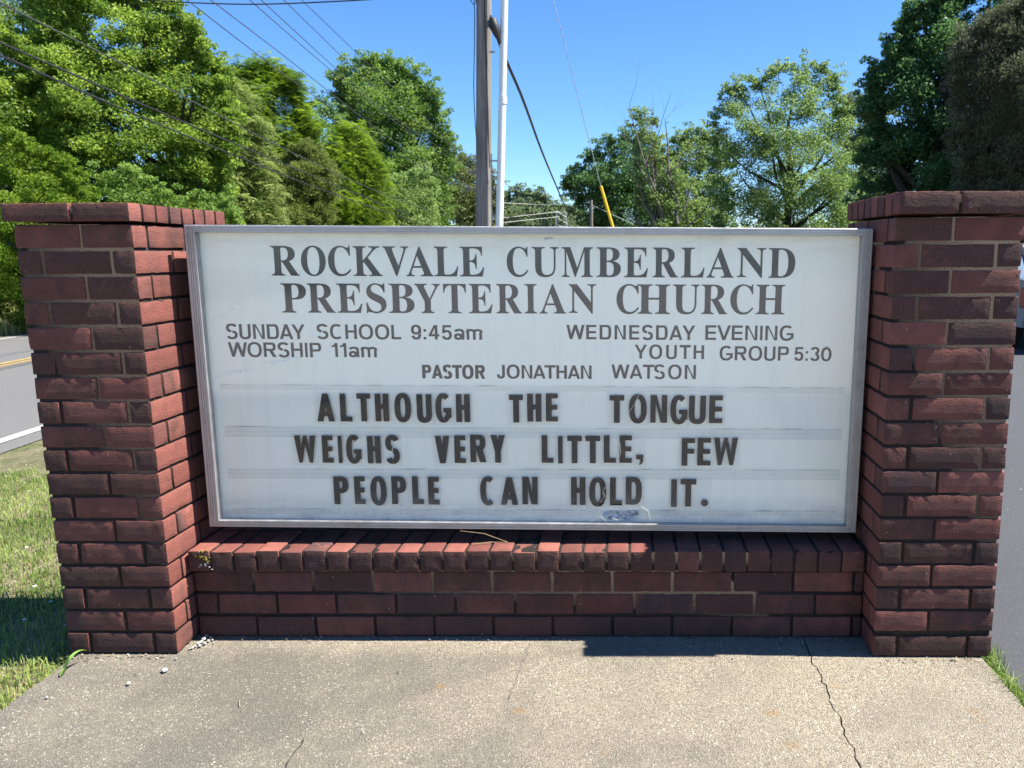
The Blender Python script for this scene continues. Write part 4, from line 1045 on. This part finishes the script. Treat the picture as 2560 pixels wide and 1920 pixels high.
# right hand side: seen from their shaded side
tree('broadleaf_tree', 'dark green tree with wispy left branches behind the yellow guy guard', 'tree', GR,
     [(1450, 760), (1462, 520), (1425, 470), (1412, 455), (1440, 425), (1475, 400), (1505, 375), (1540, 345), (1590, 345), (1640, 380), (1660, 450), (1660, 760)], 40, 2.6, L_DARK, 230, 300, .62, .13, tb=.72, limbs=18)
dt = tree('half_dead_tree', 'thin half dead tree with bare twigs above its leaves, right of centre', 'tree', GR,
     [(1590, 760), (1600, 520), (1585, 390), (1580, 300), (1605, 283), (1640, 300), (1655, 380), (1700, 420), (1740, 480), (1745, 760)], 33, 1.4, L_PALE, 125, 230, .42, .10, limbs=16, bark=M_DEAD, trunk_r=.14, tb=.45)
bb = MB()
def twigs(p, d, l, r, depth):
    pts, rs = [p], [r]
    for k in range(4):
        d = (d + Vector((random.gauss(0, .14), random.gauss(0, .14), random.gauss(.04, .08)))).normalized(); p = p + d * l / 4
        pts.append(p); rs.append(r * (1 - .2 * (k + 1)))
    bb.tube(pts, rs, 5)
    if depth:
        for k in range(3):
            a_ = random.choice((1, 2, 3, 4)); dd = (d + Vector((random.gauss(0, .6), random.gauss(0, .5), random.gauss(.15, .3)))).normalized()
            twigs(pts[a_], dd, l * random.uniform(.4, .65), rs[a_] * .6, depth - 1)
o_ = dt.location
for (px, py, tx, ty, r) in ((1660, 560, 1648, 250, .075), (1694, 560, 1692, 292, .085), (1660, 540, 1585, 330, .06), (1662, 560, 1592, 410, .09), (1690, 560, 1760, 470, .07), (1640, 560, 1600, 490, .08), (1700, 520, 1735, 360, .05), (1660, 480, 1615, 300, .05), (1700, 580, 1800, 500, .06), (1640, 600, 1570, 530, .07)):
    a, b = on_y(px, py, 32.4) - o_, on_y(tx, ty, 32.2) - o_
    twigs(a, (b - a).normalized(), (b - a).length, r, 2)
bb.build('bare_branches', M_DEAD, dt, True)
tree('broadleaf_tree', 'pale green young tree filling the gap behind the half dead tree', 'tree', GR,
     [(1630, 760), (1650, 420), (1690, 350), (1740, 325), (1790, 350), (1830, 420), (1850, 760)], 37, 2, L_PALE, 220, 280, .55, .11, tb=.5)
tree('broadleaf_tree', 'big pale yellow green tree with open airy top, right of centre', 'tree', GR,
     [(1770, 760), (1790, 520), (1780, 400), (1792, 330), (1785, 280), (1812, 225), (1850, 200), (1885, 195), (1905, 215), (1925, 175), (1985, 160), (2030, 175), (2075, 165), (2095, 215), (2085, 255), (2110, 285), (2150, 320), (2178, 350), (2165, 420), (2150, 500), (2160, 760)], 30, 2.6, L_PALE, 300, 250, .48, .095, limbs=34, tb=.5, trunk_r=.2)
tree('broadleaf_tree', 'olive tree top between the pale tree and the dark tree', 'tree', GR,
     [(2080, 760), (2090, 330), (2110, 260), (2145, 242), (2200, 245), (2240, 300), (2260, 760)], 38, 2.2, L_OLIVE, 160, 260, .6, .115, tb=.45)
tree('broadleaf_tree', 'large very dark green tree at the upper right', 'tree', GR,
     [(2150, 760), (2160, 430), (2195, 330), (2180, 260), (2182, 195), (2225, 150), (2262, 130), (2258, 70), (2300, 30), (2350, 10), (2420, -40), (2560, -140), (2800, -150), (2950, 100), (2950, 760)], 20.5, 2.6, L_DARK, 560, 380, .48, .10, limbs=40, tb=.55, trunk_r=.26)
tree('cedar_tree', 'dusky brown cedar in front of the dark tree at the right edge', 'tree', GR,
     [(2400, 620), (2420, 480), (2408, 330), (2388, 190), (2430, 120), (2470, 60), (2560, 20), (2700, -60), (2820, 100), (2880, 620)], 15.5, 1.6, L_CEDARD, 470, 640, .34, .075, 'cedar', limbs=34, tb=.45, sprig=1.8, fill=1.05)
tree('leafy_bush', 'dark hedge bush beyond the parked car at the right edge', 'bush', GR,
     [(2350, 800), (2360, 560), (2480, 520), (2700, 530), (2900, 560), (2900, 800)], 17.5, 1.0, L_MID, 150, 260, .4, .09, tb=.35, trunk_r=.07)
# distant wood closing the horizon
n = 26000
an = RNG.uniform(-1.35, 1.35, n); rr = RNG.uniform(150, 190, n)
hh = np.array([7.5 + 2.5 * noise.noise(Vector((a * 14, 1, 0))) + 1.6 * noise.noise(Vector((a * 60, 4, 0))) for a in an]) * RNG.random(n) ** .5 * (.55 + .45 * np.clip(np.abs(an) * 5, 0, 1))
p = np.stack([np.sin(an) * rr, np.cos(an) * rr, hh], 1)
tag(np_mesh('distant_wood', leaf_quads(p, 1.1).reshape(-1, 3), 4, L_FAR, None, RNG.uniform(.2, .8, n)), 'distant green wood closing the horizon', 'wood', kind='stuff')

# ------------------------------------------------------------------ utility pole and wires
PY = 10.7
pb, pt = on_y(1209, 556, PY), on_y(1210, 0, PY); ax_ = (pt - pb); ax_ = ax_ / ax_.z
pole = tag(empty('utility_pole', pb - ax_ * (pb.z + .1)), 'weathered grey wooden utility pole with a white conduit behind the sign', 'utility pole')
o_ = pole.location
mb = MB(); mb.tube([ax_ * z for z in (0, 1, 2, 3, 4, 5, 6, 7.5, 9.8)], [.135, .131, .128, .125, .122, .119, .116, .11, .1], 24)
mb.build('shaft', M_POLE, pole, True)
q0, q1, q2 = on_y(1248, 556, PY - .16), on_y(1256, 250, PY - .16), on_y(1260, 0, PY - .16)
dirc = (q2 - q0) / (q2.z - q0.z); qs = q0 - dirc * (q0.z + .08)
mb = MB(); mb.tube([qs - o_, q1 - dirc * .0 - o_], .061, 18); mb.tube([q1 - o_, qs + dirc * 9 - o_], .058, 18)
cd = mb.build('conduit', M_PVC, pole, True)
mb = MB(); cc_ = on_y(1257, 250, PY - .16); mb.tube([cc_ - dirc * .06 - o_, cc_ + dirc * .06 - o_], .067, 18)
cu = mb.build('coupling', M_PVC, cd, True)
for (x0, x1, y_) in ((1224, 1252, 402), (1224, 1237, 130)):
    a, b = on_y(x0, y_, PY - .12), on_y(x1, y_, PY - .12)
    mb = MB(); mb.box(a.x - o_.x, b.x - o_.x, a.y - o_.y - .025, a.y - o_.y + .025, a.z - o_.z - .012, a.z - o_.z + .012)
    if x1 > 1240: mb.box(b.x - o_.x - .02, b.x - o_.x + .0, a.y - o_.y - .075, a.y - o_.y + .03, a.z - o_.z - .02, a.z - o_.z + .02)
    mb.build('standoff_bracket', M_GALV, pole)
mb = MB(); mb.tube([on_y(1230, 560, PY - .13) - o_, on_y(1229, 470, PY - .13) - o_, on_y(1228, 384, PY - .13) - o_], .012, 6)
mb.build('ground_wire_guard', M_GALV, pole)
mb = MB()
mb.tube([on_y(x, y, PY - .15) - o_ for x, y in ((1184, -20), (1187, 30), (1186, 120), (1184, 215), (1186, 270), (1189, 320), (1193, 372))], .007, 6)
mb.tube([on_y(x, y, PY - .15) - o_ for x, y in ((1175, -12), (1177, 2), (1183, 11), (1190, 6), (1191, -12))], .007, 6)
mb.tube([on_y(x, y, PY - .145) - o_ for x, y in ((1211, -20), (1212, 60), (1216, 160), (1219, 260), (1222, 360), (1224, 420))], .008, 6)
mb.build('drop_cable', M_CABLE, pole, True)

def cable(pts, r, mat, label, group=None, name='overhead_wire', sag=0.):
    """pts: (px, py, Y) knots"""
    P = [on_y(x, y, Y) for x, y, Y in pts]; out = []
    for i in range(len(P) - 1):
        for k in range(10):
            out.append(P[i].lerp(P[i + 1], k / 10))
    out.append(P[-1])
    # smooth
    for _ in range(14): out = [out[0]] + [(out[i - 1] + out[i] * 2 + out[i + 1]) / 4 for i in range(1, len(out) - 1)] + [out[-1]]
    mb = MB(); mb.tube(out, r, 6); o = mb.build(name, mat, None, True)
    return tag(o, label, 'overhead wire', group), out
GW = 'overhead wires along the road'
def dY(x, K=10750., vx=1400.): return max(3., K / (vx - x) - 2.4)
def wire(pts, r, label, vx=1400., mat=None, group=GW):
    pts = [(x, y, dY(x, 10750, vx)) for x, y in pts]
    return cable(pts, r, mat or M_WIRE, label, group)
wire([(-160, -90), (0, 9), (253, 131), (497, 262), (678, 357), (860, 443), (1000, 503), (1120, 540)], .0085, 'uppermost of three cables slanting down across the left trees')
wire([(-160, 36), (0, 106), (253, 217), (533, 337), (768, 434), (1000, 529), (1100, 568)], .012, 'middle of three cables slanting down across the left trees', mat=M_CABLE)
wire([(-160, 72), (0, 138), (271, 258), (520, 362), (814, 479), (1000, 542), (1080, 568)], .012, 'lowest of three cables slanting down across the left trees', mat=M_CABLE)
for (pts, lab) in (([(380, -66), (468, 0), (678, 163), (791, 244), (967, 371), (1080, 430), (1186, 475)], 'leftmost of the six thin wires crossing the sky left of pole'),
                   ([(440, -66), (527, 0), (723, 149), (881, 276), (1010, 372), (1100, 430), (1186, 473)], 'second from left of the six thin wires crossing the sky'),
                   ([(530, -85), (624, 0), (832, 181), (995, 312), (1110, 390), (1192, 432)], 'third from left of the six thin wires crossing the sky'),
                   ([(560, -85), (653, 0), (859, 190), (1000, 308), (1112, 376), (1192, 426)], 'fourth from left of the six thin wires crossing the sky'),
                   ([(615, -90), (710, 0), (904, 190), (1020, 290), (1117, 358), (1193, 413), (1242, 458)], 'fifth from left of the six thin wires crossing the sky'),
                   ([(660, -85), (755, 0), (927, 167), (1030, 264), (1117, 351), (1193, 407), (1242, 453)], 'sixth and rightmost of the thin wires crossing the sky')):
    wire(pts, .008, lab)
cable([(300, -10, 11.4), (409, 4, 11.2), (633, 13, 10.9), (949, -1, 10.7), (1200, -30, 10.7)], .010, M_CABLE, 'nearly level black wire along the top edge left of the pole')
# thick telephone cable with its splice closure
tc = tag(empty('telephone_cable', on_y(1226, 46, PY - .1)), 'thick black cable sloping down from pole to the far right, with a splice box', 'overhead cable')
o_ = tc.location
P = [on_y(x, y, Y) - o_ for x, y, Y in ((1226, 46, PY - .1), (1238, 80, 10.8), (1268, 158, 11.6), (1305, 240, 13.2), (1350, 368, 18), (1380, 440, 24), (1412, 515, 34), (1432, 560, 46))]
out = []
for i in range(len(P) - 1): out += [P[i].lerp(P[i + 1], k / 8) for k in range(8)]
out.append(P[-1])
for _ in range(10): out = [out[0]] + [(out[i - 1] + out[i] * 2 + out[i + 1]) / 4 for i in range(1, len(out) - 1)] + [out[-1]]
mb = MB(); mb.tube(out, .026, 8); mb.build('strand', M_CABLE, tc, True)
mb = MB()
c0, c1_ = on_y(1230, 44, PY - .2) - o_, on_y(1246, 92, PY - .2) - o_
mb.tube([c0, c0.lerp(c1_, .12), c0.lerp(c1_, .5), c0.lerp(c1_, .85), c1_, c1_ + (c1_ - c0) * .35], [.03, .062, .066, .055, .032, .02], 10)
mb.tube([c0 + Vector((-.02, 0, .03)), c0.lerp(c1_, .3) + Vector((-.06, -.03, -.06)), c0.lerp(c1_, .8) + Vector((-.03, -.02, -.05)), c1_ + (c1_ - c0) * .3], .014, 6)
mb.build('splice_closure', M_CABLE, tc, True)
# guy wire and guard
gb = on_z(1605, 818, -.09); Yg = gb.y
ga = on_y(1383, 0, PY + 1.4); gtop = on_y(1502, 465, (PY + 1.4 + Yg) / 2 + .6)
gd = (ga - gb).normalized(); L1 = 2.35
guy = tag(empty('guy_wire', gb), 'taut steel guy wire with a yellow plastic guard near its foot', 'guy wire')
gdir = (on_y(1502, 465, Yg - .2) - gb); gdn = gdir.normalized(); far_ = on_y(1383, 0, Yg - .4)
mb = MB(); mb.tube([Vector((0, 0, 0)), gdir, far_ - gb, far_ - gb + (far_ - gb - gdir) * .5], .0065, 6); mb.build('strand', M_GALV, guy)
mb = MB(); mb.tube([gdn * .15, gdir], .027, 10); mb.build('guard', M_YELLOW, guy, True)
# far poles, pale wires and the lattice tower seen through the gap
def far_pole(x, ytop, Y, r, label, arms=()):
    b = on_y(x, ytop, Y); t_ = empty('utility_pole', (b.x, Y, -.1)); tag(t_, label, 'utility pole')
    mb = MB(); mb.tube([(0, 0, 0), (0, 0, (b.z + .1) * .5), (0, 0, b.z + .1)], [r * 1.2, r, r * .8], 10); mb.build('shaft', M_POLE, t_, True)
    for xa, xb, ya in arms:
        a, b2 = on_y(xa, ya, Y - r - .06), on_y(xb, ya, Y - r - .06)
        mb = MB(); mb.box(a.x - b.x, b2.x - b.x, -r - .12, -r + .0, a.z + .1 - .06, a.z + .1 + .06)
        for k in range(3):
            xx = a.x - b.x + (b2.x - a.x) * (.08 + .42 * k); mb.tube([(xx, -r - .06, a.z + .16), (xx, -r - .06, a.z + .32)], [.05, .03], 6)
        mb.build('crossarm', M_POLE, t_)
far_pole(1203, 395, 48, .15, 'far utility pole with crossarms almost hidden behind the near pole', ((1170, 1236, 430), (1165, 1241, 474)))
far_pole(1478, 500, 36, .085, 'slim brown utility pole standing left of the yellow guard')
for pts, lab in (([(1100, 500, 62), (1256, 507, 66), (1375, 513, 70), (1478, 506, 36.2)], 'pale wire highest in the gap right of the conduit'),
                 ([(1180, 552, 60), (1256, 545, 66), (1325, 537, 71), (1397, 529, 78)], 'upper of two pale wires running to the lattice tower'),
                 ([(1180, 566, 60), (1256, 557, 66), (1325, 549, 71), (1397, 542, 78)], 'lower of two pale wires running to the lattice tower')):
    cable(pts, .019, M_PALEWIRE, lab, 'pale wires in the gap right of the conduit')
cable([(1478, 512, 36.1), (1500, 522, 33), (1532, 537, 30), (1582, 560, 27)], .012, M_PALEWIRE, 'thin pale wire dropping right from the slim brown pole')
tb0 = on_y(1405, 640, 78); lt = MB(); tz = on_y(1405, 525, 78).z; hw_ = .8
for sx in (-1, 1):
    for sy in (-1, 1): lt.tube([(sx * hw_ * 1.25, sy * hw_, 0), (sx * hw_ * .55, sy * hw_ * .5, tz)], .024, 5)
for k in range(9):
    z0, z1 = tz * k / 9, tz * (k + 1) / 9; w0_, w1_ = hw_ * (1.25 - .7 * k / 9), hw_ * (1.25 - .7 * (k + 1) / 9)
    for sy in (-1, 1):
        lt.tube([(-w0_, sy * hw_ * .7, z0), (w1_, sy * hw_ * .7, z1)], .016, 4); lt.tube([(w0_, sy * hw_ * .7, z0), (-w1_, sy * hw_ * .7, z1)], .016, 4)
for zz in (tz - .15, tz * .72): lt.tube([(-hw_ * 1.5, 0, zz), (hw_ * .9, 0, zz)], .024, 5)
o = lt.build('lattice_tower', mat_plain('pale_tower_steel', (.40, .41, .42), .5, .2)); o.location = (tb0.x, 78, -.1)
tag(o, 'small pale steel lattice tower just above the sign right of centre', 'tower')

# ------------------------------------------------------------------ parked car at the right edge (only its rear left corner shows)
cpos = on_z(2557, 886, -.05)
car = tag(empty('parked_car', (cpos.x, cpos.y, -.05)), 'pale blue grey parked car with red tail light, cut by the right edge', 'car')
M_PAINT = mat_plain('pale_blue_car_paint', (.17, .225, .29), .25, .3, var=.03)
M_GLASSD = mat_plain('dark_car_glass', (.02, .025, .03), .08)
M_RED = mat_plain('red_lens', (.30, .006, .010), .25)
M_TYRE = mat_plain('black_rubber', (.02, .02, .02), .8)
M_RIM = mat_plain('silver_rim', (.5, .5, .5), .3, .8)
M_TRIM = mat_plain('black_plastic_trim', (.02, .021, .024), .6)
CW = 1.86
side = [(.06, .34), (.0, .48), (.0, .78), (.05, .98), (.55, 1.02), (1.2, 1.43), (2.6, 1.46), (3.35, 1.02), (4.3, .93), (4.6, .78), (4.62, .36)]
mb = MB(); nS = len(side); rows = [(0.0, .0), (.06, .03), (.2, .045)]
vs = []
prof_x = [(.0, .06), (.05, .015), (.16, 0), (CW - .16, 0), (CW - .05, .015), (CW, .06)]
for xx, ins in prof_x:
    for (y_, z_) in side:
        tumble = max(0, z_ - 1.0) * .36
        xo = xx + (tumble if xx < CW / 2 else -tumble); yc = 2.3
        vs.append((xo, yc + (y_ - yc) * (1 - ins / 2.3), .34 + (z_ - .34) * (1 - ins * .5)))
mb.add(vs, [(i * nS + j, i * nS + (j + 1) % nS, (i + 1) * nS + (j + 1) % nS, (i + 1) * nS + j) for i in range(len(prof_x) - 1) for j in range(nS)])
mb.add([vs[j] for j in range(nS)], [tuple(range(nS))]); mb.add([vs[(len(prof_x) - 1) * nS + j] for j in range(nS)], [tuple(range(nS - 1, -1, -1))])
body = mb.build('body', M_PAINT, car)
mb = MB(); mb.box(.04, CW - .04, -.07, .12, .24, .46); mb.build('bumper', M_TRIM, car)
for x0, x1 in ((-.012, .17), (CW - .17, CW + .012)):
    mb = MB(); mb.box(x0, x1, -.015, .22, .60, .88); o = mb.build('tail_light', M_RED, car)
    bv = o.modifiers.new('b', 'BEVEL'); bv.width = .02; bv.segments = 3
mb = MB(); mb.add([(.22, .60, 1.06), (CW - .22, .60, 1.06), (CW - .32, 1.14, 1.385), (.32, 1.14, 1.385)], [(0, 1, 2, 3)]); o = mb.build('rear_window', M_GLASSD, car)
o.location = (0, -.03, .01)
for sx in (0, 1):
    x_ = -.004 if not sx else CW + .004
    mb = MB(); xin = (lambda z: x_ + (max(0, z - 1.0) * .36 if not sx else -max(0, z - 1.0) * .36))
    mb.add([(xin(1.05), .85, 1.05), (xin(1.38), 1.3, 1.38), (xin(1.40), 2.5, 1.40), (xin(1.05), 3.2, 1.05)], [(0, 1, 2, 3)]); mb.build('side_window', M_GLASSD, car)
    for y_ in (.85, 3.65):
        mb = MB(); xc = .11 if not sx else CW - .11
        mb.tube([(xc - .115, y_, .33), (xc - .10, y_, .33), (xc + .10, y_, .33), (xc + .115, y_, .33)], [.28, .33, .33, .28], 28); wh = mb.build('wheel', M_TYRE, car, True)
        mb = MB(); mb.tube([(xc - .12, y_, .33), (xc + .12, y_, .33)], .2, 20); mb.build('rim', M_RIM, wh)
car.rotation_euler = (0, 0, math.radians(-4))
